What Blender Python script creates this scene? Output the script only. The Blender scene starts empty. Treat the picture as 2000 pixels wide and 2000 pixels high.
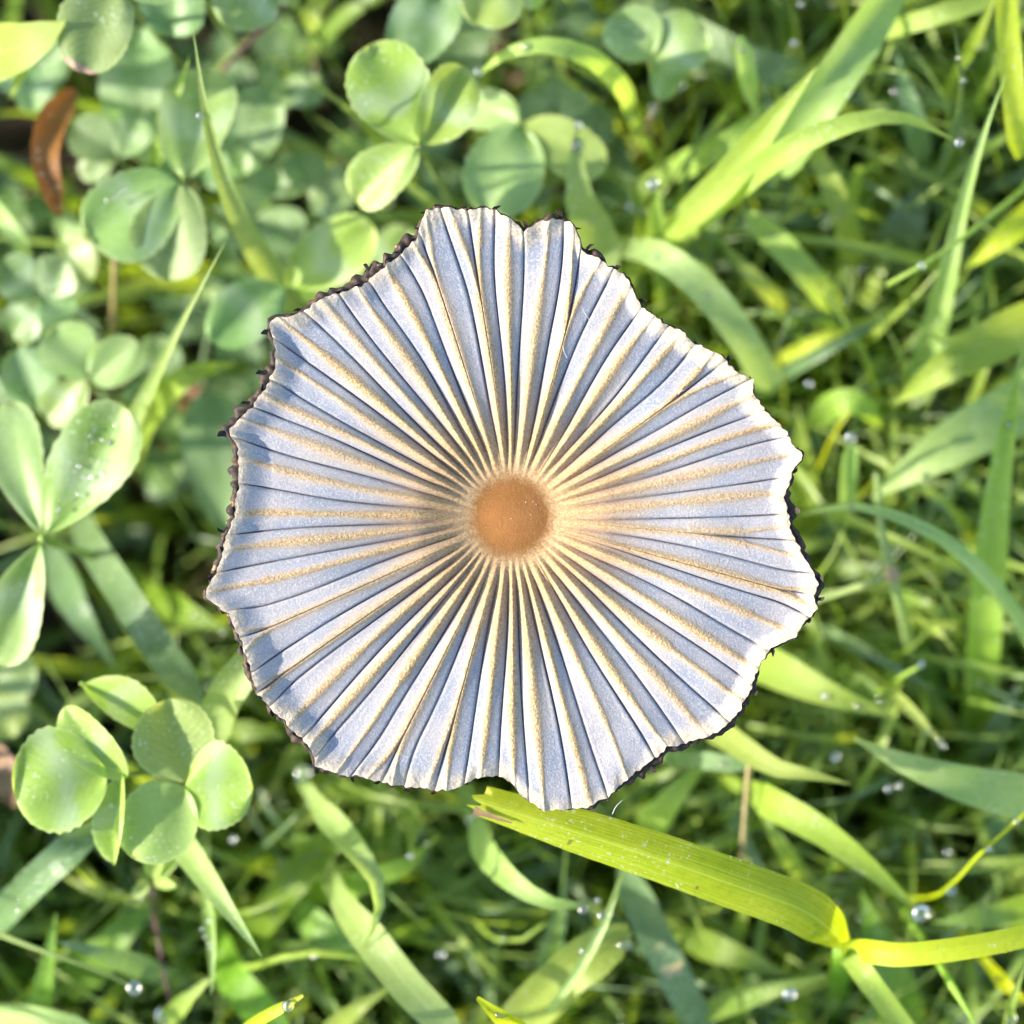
import bpy, math, random
import numpy as np
from mathutils import Vector, noise

# ------------------------------------------------------------------ units
# 1 Blender unit = 1 cm.  z = 0 is the soil, the cap of the mushroom sits near z = 5.5
random.seed(7)
RNG = np.random.default_rng(11)
sc = bpy.context.scene
sc.unit_settings.system = 'METRIC'
sc.unit_settings.scale_length = 0.01
C = sc.collection

# ------------------------------------------------------------------ camera
ZF = 5.55                 # plane of sharp focus (the cap)
DIST = 14.0               # camera height above the cap
K = 0.0026                # cm per photograph pixel on the focus plane
cam_d = bpy.data.cameras.new('camera')
cam = bpy.data.objects.new('camera', cam_d)
C.objects.link(cam)
cam.location = (0, 0, ZF + DIST)
cam.rotation_euler = (0, 0, 0)
cam_d.sensor_width = 36
cam_d.lens = 36 * DIST / (2000 * K)
cam_d.clip_start = 0.5
cam_d.clip_end = 2000
cam_d.dof.use_dof = True
cam_d.dof.focus_distance = DIST
cam_d.dof.aperture_fstop = cam_d.lens * 1e-3 / 0.36
sc.camera = cam

# ------------------------------------------------------------------ light
SUN_EL, SUN_AZ = math.radians(24.5), math.radians(180)     # low morning sun from -x
w = bpy.data.worlds.new('World')
sc.world = w
w.use_nodes = True
nt = w.node_tree
sky = nt.nodes.new('ShaderNodeTexSky')
sky.sky_type = 'NISHITA'
sky.sun_disc = False
sky.sun_elevation = SUN_EL
sky.sun_rotation = math.pi / 2 - SUN_AZ
bg = nt.nodes['Background']
bg.inputs['Strength'].default_value = 0.15
nt.links.new(sky.outputs[0], bg.inputs[0])
sd = bpy.data.lights.new('sun', 'SUN')
sd.energy = 4.0
sd.angle = math.radians(0.6)
sd.color = (1.0, 0.90, 0.77)
sun = bpy.data.objects.new('sun', sd)
C.objects.link(sun)
sun.location = (-40, 0, 30)
sv = Vector((math.cos(SUN_AZ) * math.cos(SUN_EL), math.sin(SUN_AZ) * math.cos(SUN_EL), math.sin(SUN_EL)))
sun.rotation_euler = sv.to_track_quat('Z', 'Y').to_euler()
vs = sc.view_settings
vs.view_transform = 'Standard'
vs.look = 'None'
vs.exposure = 1.48
vs.gamma = 1.0
vs.use_curve_mapping = False
sc.cycles.max_bounces = 6
sc.cycles.diffuse_bounces = 3
sc.cycles.glossy_bounces = 2
sc.cycles.transmission_bounces = 6
sc.cycles.transparent_max_bounces = 8
sc.cycles.use_denoising = True
sc.cycles.use_adaptive_sampling = True
sc.cycles.adaptive_threshold = 0.03
sc.cycles.adaptive_min_samples = 16
sc.cycles.sample_clamp_indirect = 6.0


def P(px, py, z):
    """photograph pixel + height above soil -> point in the place"""
    k = K * (ZF + DIST - z) / DIST
    return Vector(((px - 1000) * k, (1000 - py) * k, z))


def pxw(wpx, z):
    return wpx * K * (ZF + DIST - z) / DIST


# ------------------------------------------------------------------ materials
def new_mat(name):
    m = bpy.data.materials.new(name)
    m.use_nodes = True
    m.node_tree.nodes.clear()
    return m, m.node_tree


def N(t, typ, **kw):
    n = t.nodes.new(typ)
    for k, v in kw.items():
        setattr(n, k, v)
    return n


def setin(t, sock, v):
    if hasattr(v, 'is_linked') or isinstance(v, bpy.types.NodeSocket):
        t.links.new(v, sock)
    else:
        sock.default_value = v


def mth(t, op, a, b=0.0, c=None, clamp=False):
    n = N(t, 'ShaderNodeMath', operation=op, use_clamp=clamp)
    setin(t, n.inputs[0], a)
    setin(t, n.inputs[1], b)
    if c is not None:
        setin(t, n.inputs[2], c)
    return n.outputs[0]


def sstep(t, v, a, b):
    n = N(t, 'ShaderNodeMapRange', interpolation_type='SMOOTHSTEP')
    setin(t, n.inputs[0], v)
    n.inputs[1].default_value = a
    n.inputs[2].default_value = b
    n.inputs[3].default_value = 0
    n.inputs[4].default_value = 1
    return n.outputs[0]


def mixc(t, f, a, b, mode='MIX'):
    n = N(t, 'ShaderNodeMix', data_type='RGBA', blend_type=mode)
    setin(t, n.inputs[0], f)
    setin(t, n.inputs[6], a)
    setin(t, n.inputs[7], b)
    return n.outputs[2]


def col(r, g, b):
    return (r, g, b, 1.0)


def tex_noise(t, vec, scale, detail=3.0, rough=0.55):
    n = N(t, 'ShaderNodeTexNoise')
    setin(t, n.inputs['Vector'], vec)
    n.inputs['Scale'].default_value = scale
    n.inputs['Detail'].default_value = detail
    n.inputs['Roughness'].default_value = rough
    return n.outputs['Fac']


def leaf_mat(name, top, vein, trans, rough=0.42, tw=0.42, veins=9.0, sheen_col=None, sheen=0.0,
             chevron=False, spots=None, edge=None, spec=0.45):
    """thin living leaf: coloured diffuse + gloss, and light let through; u across (-1..1), v along"""
    m, t = new_mat(name)
    out = N(t, 'ShaderNodeOutputMaterial')
    uv = N(t, 'ShaderNodeUVMap', uv_map='leaf')
    sep = N(t, 'ShaderNodeSeparateXYZ')
    t.links.new(uv.outputs[0], sep.inputs[0])
    u, v = sep.outputs[0], sep.outputs[1]
    au = mth(t, 'ABSOLUTE', u)
    oi = N(t, 'ShaderNodeObjectInfo')
    rnd = oi.outputs['Random']
    geo = N(t, 'ShaderNodeNewGeometry')
    pos = geo.outputs['Position']
    isl = geo.outputs['Random Per Island']
    r2 = mth(t, 'FRACT', mth(t, 'ADD', mth(t, 'MULTIPLY', rnd, 7.31), isl))
    c = mixc(t, sstep(t, tex_noise(t, pos, 2.6, 4), 0.3, 0.75), col(*top), col(*vein))
    c = mixc(t, mth(t, 'MULTIPLY', sstep(t, tex_noise(t, pos, 24, 4, 0.7), 0.45, 0.72), 0.4), c, col(top[0] * .62, top[1] * .68, top[2] * .6))
    # individual tint
    hsv = N(t, 'ShaderNodeHueSaturation')
    setin(t, hsv.inputs['Hue'], mth(t, 'MULTIPLY_ADD', r2, 0.035, 0.4825))
    setin(t, hsv.inputs['Saturation'], mth(t, 'MULTIPLY_ADD', rnd, 0.2, 0.9))
    setin(t, hsv.inputs['Value'], mth(t, 'MULTIPLY_ADD', r2, 0.45, 0.78))
    setin(t, hsv.inputs['Color'], c)
    c = hsv.outputs[0]
    bump_h = tex_noise(t, pos, 90, 2)
    if chevron:
        # pale chevron mark, side veins, paler margin
        ch = mth(t, 'ADD', v, mth(t, 'MULTIPLY', au, -0.16))
        ch = mth(t, 'ADD', ch, mth(t, 'MULTIPLY', tex_noise(t, pos, 9, 3), 0.26))
        band = mth(t, 'MULTIPLY', sstep(t, ch, 0.34, 0.52), mth(t, 'SUBTRACT', 1.0, sstep(t, ch, 0.52, 0.78)))
        strength = mth(t, 'MULTIPLY', sstep(t, rnd, 0.1, 0.7), 0.7)
        c = mixc(t, mth(t, 'MULTIPLY', band, strength), c, col(0.42, 0.55, 0.34))
        ph = mth(t, 'ADD', mth(t, 'MULTIPLY', v, 62.0), mth(t, 'MULTIPLY', au, -26.0))
        ribs = mth(t, 'MULTIPLY_ADD', mth(t, 'SINE', ph), 0.5, 0.5)
        c = mixc(t, mth(t, 'MULTIPLY', mth(t, 'MULTIPLY', sstep(t, ribs, 0.7, 1.0), sstep(t, tex_noise(t, pos, 12, 2), 0.35, 0.6)), 0.55), c, col(*vein))
        bump_h = mth(t, 'ADD', mth(t, 'MULTIPLY', ribs, 0.06), mth(t, 'MULTIPLY', bump_h, 0.5))
        mid = mth(t, 'SUBTRACT', 1.0, sstep(t, au, 0.01, 0.06))
        c = mixc(t, mth(t, 'MULTIPLY', mid, 0.3), c, col(*vein))
        if edge:
            e = sstep(t, mth(t, 'MAXIMUM', au, v), 0.86, 1.0)
            c = mixc(t, mth(t, 'MULTIPLY', e, 0.55), c, col(*edge))
    else:
        ph = mth(t, 'MULTIPLY', u, veins * 3.1416)
        ph = mth(t, 'ADD', ph, mth(t, 'MULTIPLY', tex_noise(t, pos, 1.5, 2), 1.5))
        ribs = mth(t, 'MULTIPLY_ADD', mth(t, 'SINE', ph), 0.5, 0.5)
        # long fine fibres, stretched along the blade
        cmb = N(t, 'ShaderNodeCombineXYZ')
        setin(t, cmb.inputs[0], mth(t, 'MULTIPLY', u, 14.0))
        setin(t, cmb.inputs[1], mth(t, 'MULTIPLY', v, 1.2))
        setin(t, cmb.inputs[2], mth(t, 'MULTIPLY', rnd, 50.0))
        fib = tex_noise(t, cmb.outputs[0], 1.6, 4, 0.65)
        c = mixc(t, mth(t, 'MULTIPLY', sstep(t, fib, 0.42, 0.7), 0.55), c, col(*vein))
        c = mixc(t, mth(t, 'MULTIPLY', ribs, 0.12), c, col(*vein))
        mid = mth(t, 'SUBTRACT', 1.0, sstep(t, au, 0.02, 0.10))
        c = mixc(t, mth(t, 'MULTIPLY', mid, 0.5), c, col(*vein))
        bump_h = mth(t, 'ADD', mth(t, 'MULTIPLY', ribs, 0.3), mth(t, 'MULTIPLY', fib, 0.9))
    # waxy bloom / dew film that dulls the blade in patches
    if sheen > 0:
        bl = mth(t, 'MULTIPLY', sstep(t, tex_noise(t, pos, 4.5, 5, 0.65), 0.42, 0.72), sheen)
        c = mixc(t, bl, c, col(*(sheen_col or (0.4, 0.5, 0.42))))
    wet = mth(t, 'MULTIPLY', sstep(t, tex_noise(t, pos, 46, 2, 0.5), 0.62, 0.70), sstep(t, tex_noise(t, pos, 3.1, 2), 0.45, 0.58))  # specks of dew, their pale glint painted into the leaf colour
    c = mixc(t, mth(t, 'MULTIPLY', wet, 0.8), c, col(0.66, 0.74, 0.62))
    if spots:
        n2 = sstep(t, tex_noise(t, pos, 9, 2, 0.6), 0.70, 0.73)
        c = mixc(t, mth(t, 'MULTIPLY', n2, 0.7), c, col(0.16, 0.10, 0.03))
        s = sstep(t, tex_noise(t, pos, 7, 3, 0.7), 0.66, 0.72)
        c = mixc(t, mth(t, 'MULTIPLY', s, 0.6), c, col(*spots))
    b = N(t, 'ShaderNodeBump')
    b.inputs['Strength'].default_value = 0.35
    b.inputs['Distance'].default_value = 0.01
    setin(t, b.inputs['Height'], bump_h)
    pr = N(t, 'ShaderNodeBsdfPrincipled')
    setin(t, pr.inputs['Base Color'], c)
    pr.inputs['Roughness'].default_value = rough
    pr.inputs['Specular IOR Level'].default_value = spec
    t.links.new(b.outputs[0], pr.inputs['Normal'])
    tr = N(t, 'ShaderNodeBsdfTranslucent')
    tc = mixc(t, 1.0, c, col(*trans), 'MULTIPLY')
    setin(t, tr.inputs['Color'], tc)
    t.links.new(b.outputs[0], tr.inputs['Normal'])
    mx = N(t, 'ShaderNodeMixShader')
    mx.inputs[0].default_value = tw
    t.links.new(pr.outputs[0], mx.inputs[1])
    t.links.new(tr.outputs[0], mx.inputs[2])
    t.links.new(mx.outputs[0], out.inputs[0])
    return m


M = {}
M['lime'] = leaf_mat('grass_lime', (0.30, 0.45, 0.06), (0.40, 0.54, 0.11), (1.45, 1.3, 0.55), tw=0.5)
M['yellow'] = leaf_mat('grass_yellow', (0.46, 0.57, 0.02), (0.58, 0.66, 0.05), (1.35, 1.25, 0.35), tw=0.5)
M['green'] = leaf_mat('grass_green', (0.15, 0.28, 0.03), (0.22, 0.36, 0.055), (1.7, 1.45, 0.5), tw=0.45)
M['blue'] = leaf_mat('grass_bluish', (0.11, 0.20, 0.08), (0.17, 0.27, 0.11), (1.6, 1.5, 0.5), tw=0.32,
                     rough=0.42, sheen=0.3, sheen_col=(0.25, 0.36, 0.26))
M['pale'] = leaf_mat('grass_pale', (0.29, 0.44, 0.12), (0.40, 0.54, 0.20), (1.45, 1.35, 0.6), tw=0.42,
                     sheen=0.3, sheen_col=(0.42, 0.54, 0.28))
M['clover'] = leaf_mat('clover_green', (0.22, 0.345, 0.09), (0.30, 0.43, 0.14), (1.45, 1.35, 0.5), tw=0.36,
                       chevron=True, sheen=0.4, sheen_col=(0.46, 0.56, 0.32), edge=(0.42, 0.52, 0.20), rough=0.45)
M['clover_light'] = leaf_mat('clover_light', (0.29, 0.43, 0.08), (0.37, 0.52, 0.13), (1.4, 1.25, 0.5), tw=0.40,
                             chevron=True, sheen=0.2, sheen_col=(0.45, 0.58, 0.28), edge=(0.54, 0.64, 0.24), rough=0.45)
M['clover_blue'] = leaf_mat('clover_glaucous', (0.16, 0.275, 0.09), (0.23, 0.355, 0.13), (1.4, 1.35, 0.55), tw=0.32,
                            chevron=True, sheen=0.4, sheen_col=(0.40, 0.51, 0.33), rough=0.42)
M['straw'] = leaf_mat('dry_straw', (0.36, 0.27, 0.12), (0.46, 0.37, 0.19), (1.2, 1.1, 0.8), tw=0.2, rough=0.6)
M['dead'] = leaf_mat('dead_leaf', (0.17, 0.065, 0.02), (0.26, 0.11, 0.035), (1.4, 1.0, 0.6), tw=0.25, rough=0.6,
                     spots=(0.12, 0.04, 0.01))
M['pink'] = leaf_mat('withered_pink', (0.38, 0.25, 0.17), (0.48, 0.36, 0.24), (1.2, 1, .9), tw=0.2, rough=0.6)
M['purple'] = leaf_mat('purple_stem', (0.13, 0.05, 0.06), (0.18, 0.08, 0.08), (1.2, 1, 1), tw=0.1, rough=0.5)
M['stem'] = leaf_mat('petiole_green', (0.20, 0.30, 0.06), (0.28, 0.38, 0.10), (1.4, 1.3, 0.6), tw=0.25)
M['focus'] = leaf_mat('grass_sharp', (0.34, 0.52, 0.02), (0.54, 0.68, 0.07), (1.3, 1.2, 0.4), tw=0.5, veins=16,
                      spots=(0.55, 0.58, 0.08), rough=0.5)


def turf_mat(name, a, b, trans, tw, rough=0.5):
    """cheaper leaf for the mass of low turf"""
    m, t = new_mat(name)
    out = N(t, 'ShaderNodeOutputMaterial')
    geo = N(t, 'ShaderNodeNewGeometry')
    isl = geo.outputs['Random Per Island']
    uv = N(t, 'ShaderNodeUVMap', uv_map='leaf')
    sep = N(t, 'ShaderNodeSeparateXYZ')
    t.links.new(uv.outputs[0], sep.inputs[0])
    c = mixc(t, isl, col(*a), col(*b))
    c = mixc(t, mth(t, 'MULTIPLY', tex_noise(t, geo.outputs['Position'], 7, 2), 0.6), c, col(a[0] * .55, a[1] * .62, a[2] * .6))
    mid = mth(t, 'SUBTRACT', 1.0, sstep(t, mth(t, 'ABSOLUTE', sep.outputs[0]), 0.0, 0.3))
    c = mixc(t, mth(t, 'MULTIPLY', mid, 0.3), c, col(b[0] * 1.2, b[1] * 1.15, b[2] * 1.3))
    d = N(t, 'ShaderNodeBsdfDiffuse')
    setin(t, d.inputs[0], c)
    g = N(t, 'ShaderNodeBsdfGlossy')
    g.inputs['Roughness'].default_value = rough
    tr = N(t, 'ShaderNodeBsdfTranslucent')
    setin(t, tr.inputs[0], mixc(t, 1.0, c, col(*trans), 'MULTIPLY'))
    mx = N(t, 'ShaderNodeMixShader')
    mx.inputs[0].default_value = tw
    t.links.new(d.outputs[0], mx.inputs[1])
    t.links.new(tr.outputs[0], mx.inputs[2])
    m2 = N(t, 'ShaderNodeMixShader')
    m2.inputs[0].default_value = 0.05
    t.links.new(mx.outputs[0], m2.inputs[1])
    t.links.new(g.outputs[0], m2.inputs[2])
    t.links.new(m2.outputs[0], out.inputs[0])
    return m


M['turf_green'] = turf_mat('turf_green', (0.14, 0.26, 0.025), (0.24, 0.37, 0.06), (1.7, 1.45, 0.5), 0.45)
M['turf_lime'] = turf_mat('turf_lime', (0.27, 0.41, 0.05), (0.43, 0.56, 0.10), (1.5, 1.3, 0.5), 0.5)
M['turf_blue'] = turf_mat('turf_bluish', (0.10, 0.19, 0.07), (0.19, 0.29, 0.13), (1.5, 1.4, 0.5), 0.3)
M['turf_clover'] = turf_mat('turf_clover', (0.12, 0.24, 0.045), (0.21, 0.34, 0.085), (1.5, 1.35, 0.5), 0.36)
M['turf_clover_blue'] = turf_mat('turf_clover_glaucous', (0.09, 0.19, 0.06), (0.19, 0.30, 0.12), (1.4, 1.35, 0.55), 0.32)


def water_mat():
    m, t = new_mat('dew_water')
    out = N(t, 'ShaderNodeOutputMaterial')
    g = N(t, 'ShaderNodeBsdfRefraction')
    g.inputs['Roughness'].default_value = 0.0
    g.inputs['IOR'].default_value = 1.333
    tp = N(t, 'ShaderNodeBsdfTransparent')
    gl = N(t, 'ShaderNodeBsdfGlossy')
    gl.inputs['Roughness'].default_value = 0.16
    a = N(t, 'ShaderNodeMixShader')
    a.inputs[0].default_value = 0.45
    t.links.new(tp.outputs[0], a.inputs[1])
    t.links.new(g.outputs[0], a.inputs[2])
    fr = N(t, 'ShaderNodeFresnel')
    fr.inputs['IOR'].default_value = 1.6
    b = N(t, 'ShaderNodeMixShader')
    setin(t, b.inputs[0], mth(t, 'ADD', fr.outputs[0], 0.12, clamp=True))
    t.links.new(a.outputs[0], b.inputs[1])
    t.links.new(gl.outputs[0], b.inputs[2])
    t.links.new(b.outputs[0], out.inputs[0])
    return m


M['water'] = water_mat()


def soil_mat():
    m, t = new_mat('dark_soil')
    out = N(t, 'ShaderNodeOutputMaterial')
    pos = N(t, 'ShaderNodeNewGeometry').outputs['Position']
    c = mixc(t, sstep(t, tex_noise(t, pos, 1.4, 6, 0.65), 0.35, 0.7), col(0.018, 0.012, 0.008), col(0.075, 0.05, 0.03))
    c = mixc(t, sstep(t, tex_noise(t, pos, 11, 4, 0.7), 0.58, 0.72), c, col(0.12, 0.085, 0.055))
    pr = N(t, 'ShaderNodeBsdfPrincipled')
    setin(t, pr.inputs['Base Color'], c)
    pr.inputs['Roughness'].default_value = 0.9
    b = N(t, 'ShaderNodeBump')
    b.inputs['Strength'].default_value = 0.8
    b.inputs['Distance'].default_value = 0.1
    setin(t, b.inputs['Height'], tex_noise(t, pos, 6, 6, 0.7))
    t.links.new(b.outputs[0], pr.inputs['Normal'])
    t.links.new(pr.outputs[0], out.inputs[0])
    return m


M['soil'] = soil_mat()


def cap_mat():
    m, t = new_mat('pleated_cap')
    out = N(t, 'ShaderNodeOutputMaterial')
    pos = N(t, 'ShaderNodeNewGeometry').outputs['Position']

    def attr(n):
        return N(t, 'ShaderNodeAttribute', attribute_name=n).outputs['Fac']
    dr, dg, rad, rim, wid, ribk = attr('ridge'), attr('groove'), attr('rad'), attr('rimd'), attr('tanw'), attr('ribk')
    big = tex_noise(t, pos, 3.5, 4)
    mid = tex_noise(t, pos, 26, 4, 0.6)
    fine = tex_noise(t, pos, 95, 3, 0.75)
    gran = tex_noise(t, pos, 75, 2, 0.6)
    vor = N(t, 'ShaderNodeTexVoronoi', feature='F1')
    setin(t, vor.inputs['Vector'], pos)
    vor.inputs['Scale'].default_value = 85
    cell = vor.outputs['Distance']
    # grey-blue flesh of the pleats
    c = mixc(t, sstep(t, big, 0.35, 0.65), col(0.25, 0.28, 0.335), col(0.345, 0.335, 0.35))
    c = mixc(t, mth(t, 'MULTIPLY', sstep(t, fine, 0.46, 0.66), 0.75), c, col(0.54, 0.50, 0.47))
    c = mixc(t, mth(t, 'MULTIPLY', sstep(t, mid, 0.55, 0.8), 0.30), c, col(0.22, 0.24, 0.29))
    # dull olive-brown halo beside the ridge, then the granular tan crest
    dist = mth(t, 'DIVIDE', mth(t, 'ADD', dr, mth(t, 'MULTIPLY_ADD', mid, 0.016, -0.008)), wid)
    halo = mth(t, 'SUBTRACT', 1.0, sstep(t, dist, 0.4, 2.6))
    c = mixc(t, mth(t, 'MULTIPLY', halo, mth(t, 'MULTIPLY_ADD', sstep(t, rad, 1.3, 0.3), 0.40, 0.34)), c, col(0.46, 0.36, 0.24))
    crest = mth(t, 'SUBTRACT', 1.0, sstep(t, mth(t, 'ADD', dist, mth(t, 'MULTIPLY_ADD', gran, 1.7, -0.85)), 0.3, 1.1))
    crest = mth(t, 'MULTIPLY', crest, mth(t, 'MULTIPLY_ADD', ribk, 0.3, 0.7))
    crest = mth(t, 'MULTIPLY', crest, sstep(t, rad, 0.24, 0.36))
    tan = mixc(t, sstep(t, gran, 0.36, 0.62), col(0.40, 0.26, 0.115), col(0.58, 0.42, 0.205))
    tan = mixc(t, mth(t, 'MULTIPLY', sstep(t, cell, 0.46, 0.66), 0.5), tan, col(0.24, 0.14, 0.055))
    tan = mixc(t, mth(t, 'MULTIPLY', sstep(t, fine, 0.56, 0.75), 0.5), tan, col(0.66, 0.54, 0.35))
    c = mixc(t, mth(t, 'MULTIPLY', crest, 0.92), c, tan)
    # thin dark split along the bottom of each groove
    gw = mth(t, 'ADD', dg, mth(t, 'MULTIPLY_ADD', mid, 0.004, -0.002))
    split = mth(t, 'SUBTRACT', 1.0, sstep(t, gw, 0.0022, 0.0065))
    split = mth(t, 'MULTIPLY', split, sstep(t, rad, 0.26, 0.40))
    c = mixc(t, mth(t, 'MULTIPLY', split, mth(t, 'MULTIPLY_ADD', sstep(t, big, 0.3, 0.6), 0.3, 0.62)), c, col(0.055, 0.055, 0.075))
    deep = mth(t, 'SUBTRACT', 1.0, sstep(t, dg, 0.004, 0.022))  # wider dark band: shade of the inner grooves, put into the colour
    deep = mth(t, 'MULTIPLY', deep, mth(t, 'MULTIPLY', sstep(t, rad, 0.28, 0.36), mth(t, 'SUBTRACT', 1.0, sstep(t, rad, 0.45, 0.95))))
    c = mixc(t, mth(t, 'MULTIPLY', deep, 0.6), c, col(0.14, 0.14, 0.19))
    # ochre collar and brown disc
    rr = mth(t, 'ADD', rad, mth(t, 'MULTIPLY_ADD', mid, 0.07, -0.035))
    collar = mth(t, 'SUBTRACT', 1.0, sstep(t, mth(t, 'ADD', rr, mth(t, 'MULTIPLY_ADD', big, 0.3, -0.15)), 0.25, 0.80))
    oc = mixc(t, sstep(t, gran, 0.35, 0.65), col(0.38, 0.225, 0.09), col(0.54, 0.36, 0.18))
    oc = mixc(t, mth(t, 'MULTIPLY', sstep(t, fine, 0.56, 0.72), 0.5), oc, col(0.70, 0.53, 0.31))
    c = mixc(t, mth(t, 'MULTIPLY', collar, 0.9), c, oc)
    disc = mth(t, 'SUBTRACT', 1.0, sstep(t, mth(t, 'ADD', rr, mth(t, 'MULTIPLY_ADD', fine, 0.05, -0.025)), 0.165, 0.255))
    dc = mixc(t, sstep(t, big, 0.35, 0.65), col(0.26, 0.11, 0.026), col(0.34, 0.145, 0.042))
    dc = mixc(t, mth(t, 'MULTIPLY', sstep(t, rad, 0.11, 0.20), 0.6), dc, col(0.19, 0.09, 0.022))
    dc = mixc(t, mth(t, 'MULTIPLY', sstep(t, fine, 0.5, 0.75), 0.3), dc, col(0.55, 0.30, 0.12))
    c = mixc(t, disc, c, dc)
    # dry cream margin with brown blotches
    re = mth(t, 'ADD', rim, mth(t, 'MULTIPLY_ADD', mid, 0.07, -0.035))
    re = mth(t, 'ADD', re, mth(t, 'MULTIPLY_ADD', big, 0.28, -0.14))
    mar = mth(t, 'SUBTRACT', 1.0, sstep(t, re, 0.01, 0.095))
    mc = mixc(t, sstep(t, gran, 0.4, 0.7), col(0.48, 0.39, 0.27), col(0.64, 0.56, 0.43))
    mc = mixc(t, mth(t, 'MULTIPLY', sstep(t, mid, 0.55, 0.7), 0.6), mc, col(0.40, 0.24, 0.11))
    c = mixc(t, mth(t, 'MULTIPLY', mar, 0.9), c, mc)
    pr = N(t, 'ShaderNodeBsdfPrincipled')
    setin(t, pr.inputs['Base Color'], c)
    pr.inputs['Roughness'].default_value = 0.75
    pr.inputs['Specular IOR Level'].default_value = 0.15
    pr.inputs['Sheen Weight'].default_value = 0.15
    h = mth(t, 'ADD', mth(t, 'MULTIPLY', gran, mth(t, 'MULTIPLY_ADD', crest, 1.0, 0.35)), mth(t, 'MULTIPLY', fine, 0.5))
    h = mth(t, 'ADD', h, mth(t, 'MULTIPLY', mth(t, 'MULTIPLY', mid, mar), 2.0))
    b = N(t, 'ShaderNodeBump')
    b.inputs['Strength'].default_value = 0.9
    b.inputs['Distance'].default_value = 0.008
    setin(t, b.inputs['Height'], h)
    t.links.new(b.outputs[0], pr.inputs['Normal'])
    tr = N(t, 'ShaderNodeBsdfTranslucent')
    setin(t, tr.inputs['Color'], c)
    mx = N(t, 'ShaderNodeMixShader')
    mx.inputs[0].default_value = 0.10
    t.links.new(pr.outputs[0], mx.inputs[1])
    t.links.new(tr.outputs[0], mx.inputs[2])
    t.links.new(mx.outputs[0], out.inputs[0])
    return m


def gill_mat():
    m, t = new_mat('black_gills')
    out = N(t, 'ShaderNodeOutputMaterial')
    pos = N(t, 'ShaderNodeNewGeometry').outputs['Position']
    n1 = tex_noise(t, pos, 22, 4, 0.6)
    c = mixc(t, sstep(t, n1, 0.4, 0.7), col(0.014, 0.009, 0.007), col(0.07, 0.036, 0.020))
    c = mixc(t, mth(t, 'MULTIPLY', sstep(t, tex_noise(t, pos, 16, 3, 0.6), 0.64, 0.72), 0.8), c, col(0.42, 0.28, 0.15))
    pr = N(t, 'ShaderNodeBsdfPrincipled')
    setin(t, pr.inputs['Base Color'], c)
    pr.inputs['Roughness'].default_value = 0.7
    t.links.new(pr.outputs[0], out.inputs[0])
    return m


def plain_mat(name, a, b, rough=0.6, scale=20):
    m, t = new_mat(name)
    out = N(t, 'ShaderNodeOutputMaterial')
    pos = N(t, 'ShaderNodeNewGeometry').outputs['Position']
    c = mixc(t, sstep(t, tex_noise(t, pos, scale, 4), 0.3, 0.7), col(*a), col(*b))
    pr = N(t, 'ShaderNodeBsdfPrincipled')
    setin(t, pr.inputs['Base Color'], c)
    pr.inputs['Roughness'].default_value = rough
    t.links.new(pr.outputs[0], out.inputs[0])
    return m


M['cap'] = cap_mat()
M['gill'] = gill_mat()
M['stipe'] = plain_mat('pale_stipe', (0.55, 0.50, 0.40), (0.68, 0.63, 0.52))
M['hair'] = plain_mat('pale_hair', (0.7, 0.68, 0.62), (0.8, 0.78, 0.72))
M['litter'] = leaf_mat('leaf_litter', (0.16, 0.09, 0.045), (0.30, 0.20, 0.11), (1, 1, 1), tw=0.1, rough=0.8)


# ------------------------------------------------------------------ mesh helpers
def tag(o, label, cat, group=None):
    o['label'] = label
    o['category'] = cat
    if group:
        o['group'] = group
    return o


def mesh_obj(name, verts, faces, mat, parent=None, uvs=None, smooth=True):
    me = bpy.data.meshes.new(name)
    me.from_pydata([tuple(v) for v in verts], [], faces)
    if uvs is not None:
        lay = me.uv_layers.new(name='leaf')
        li = np.empty(len(me.loops), dtype=np.int32)
        me.loops.foreach_get('vertex_index', li)
        ua = np.asarray(uvs, dtype=np.float32)[li]
        lay.data.foreach_set('uv', ua.ravel())
    if smooth:
        me.polygons.foreach_set('use_smooth', [True] * len(me.polygons))
    me.materials.append(M[mat] if isinstance(mat, str) else mat)
    o = bpy.data.objects.new(name, me)
    C.objects.link(o)
    if parent is not None:
        o.parent = parent
        o.matrix_parent_inverse = parent.matrix_world.inverted()
    return o


def empty(name, loc):
    o = bpy.data.objects.new(name, None)
    C.objects.link(o)
    o.empty_display_size = 0.2
    o.location = loc
    bpy.context.view_layer.update() if False else None
    o.matrix_world.translation = loc
    return o


def catmull(pts, n):
    """points -> n samples of a centripetal-ish Catmull-Rom through them"""
    pts = [np.array(p, float) for p in pts]
    pts = [2 * pts[0] - pts[1]] + pts + [2 * pts[-1] - pts[-2]]
    seg = len(pts) - 3
    L = [np.linalg.norm(pts[i + 2] - pts[i + 1]) for i in range(seg)]
    cum = np.concatenate([[0], np.cumsum(L)])
    out = []
    for s in np.linspace(0, cum[-1], n):
        i = min(seg - 1, int(np.searchsorted(cum, s, side='right') - 1))
        t = (s - cum[i]) / max(L[i], 1e-6)
        p0, p1, p2, p3 = pts[i:i + 4]
        out.append(0.5 * ((2 * p1) + (-p0 + p2) * t + (2 * p0 - 5 * p1 + 4 * p2 - p3) * t * t
                          + (-p0 + 3 * p1 - 3 * p2 + p3) * t ** 3))
    return np.array(out), cum[-1]


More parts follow.
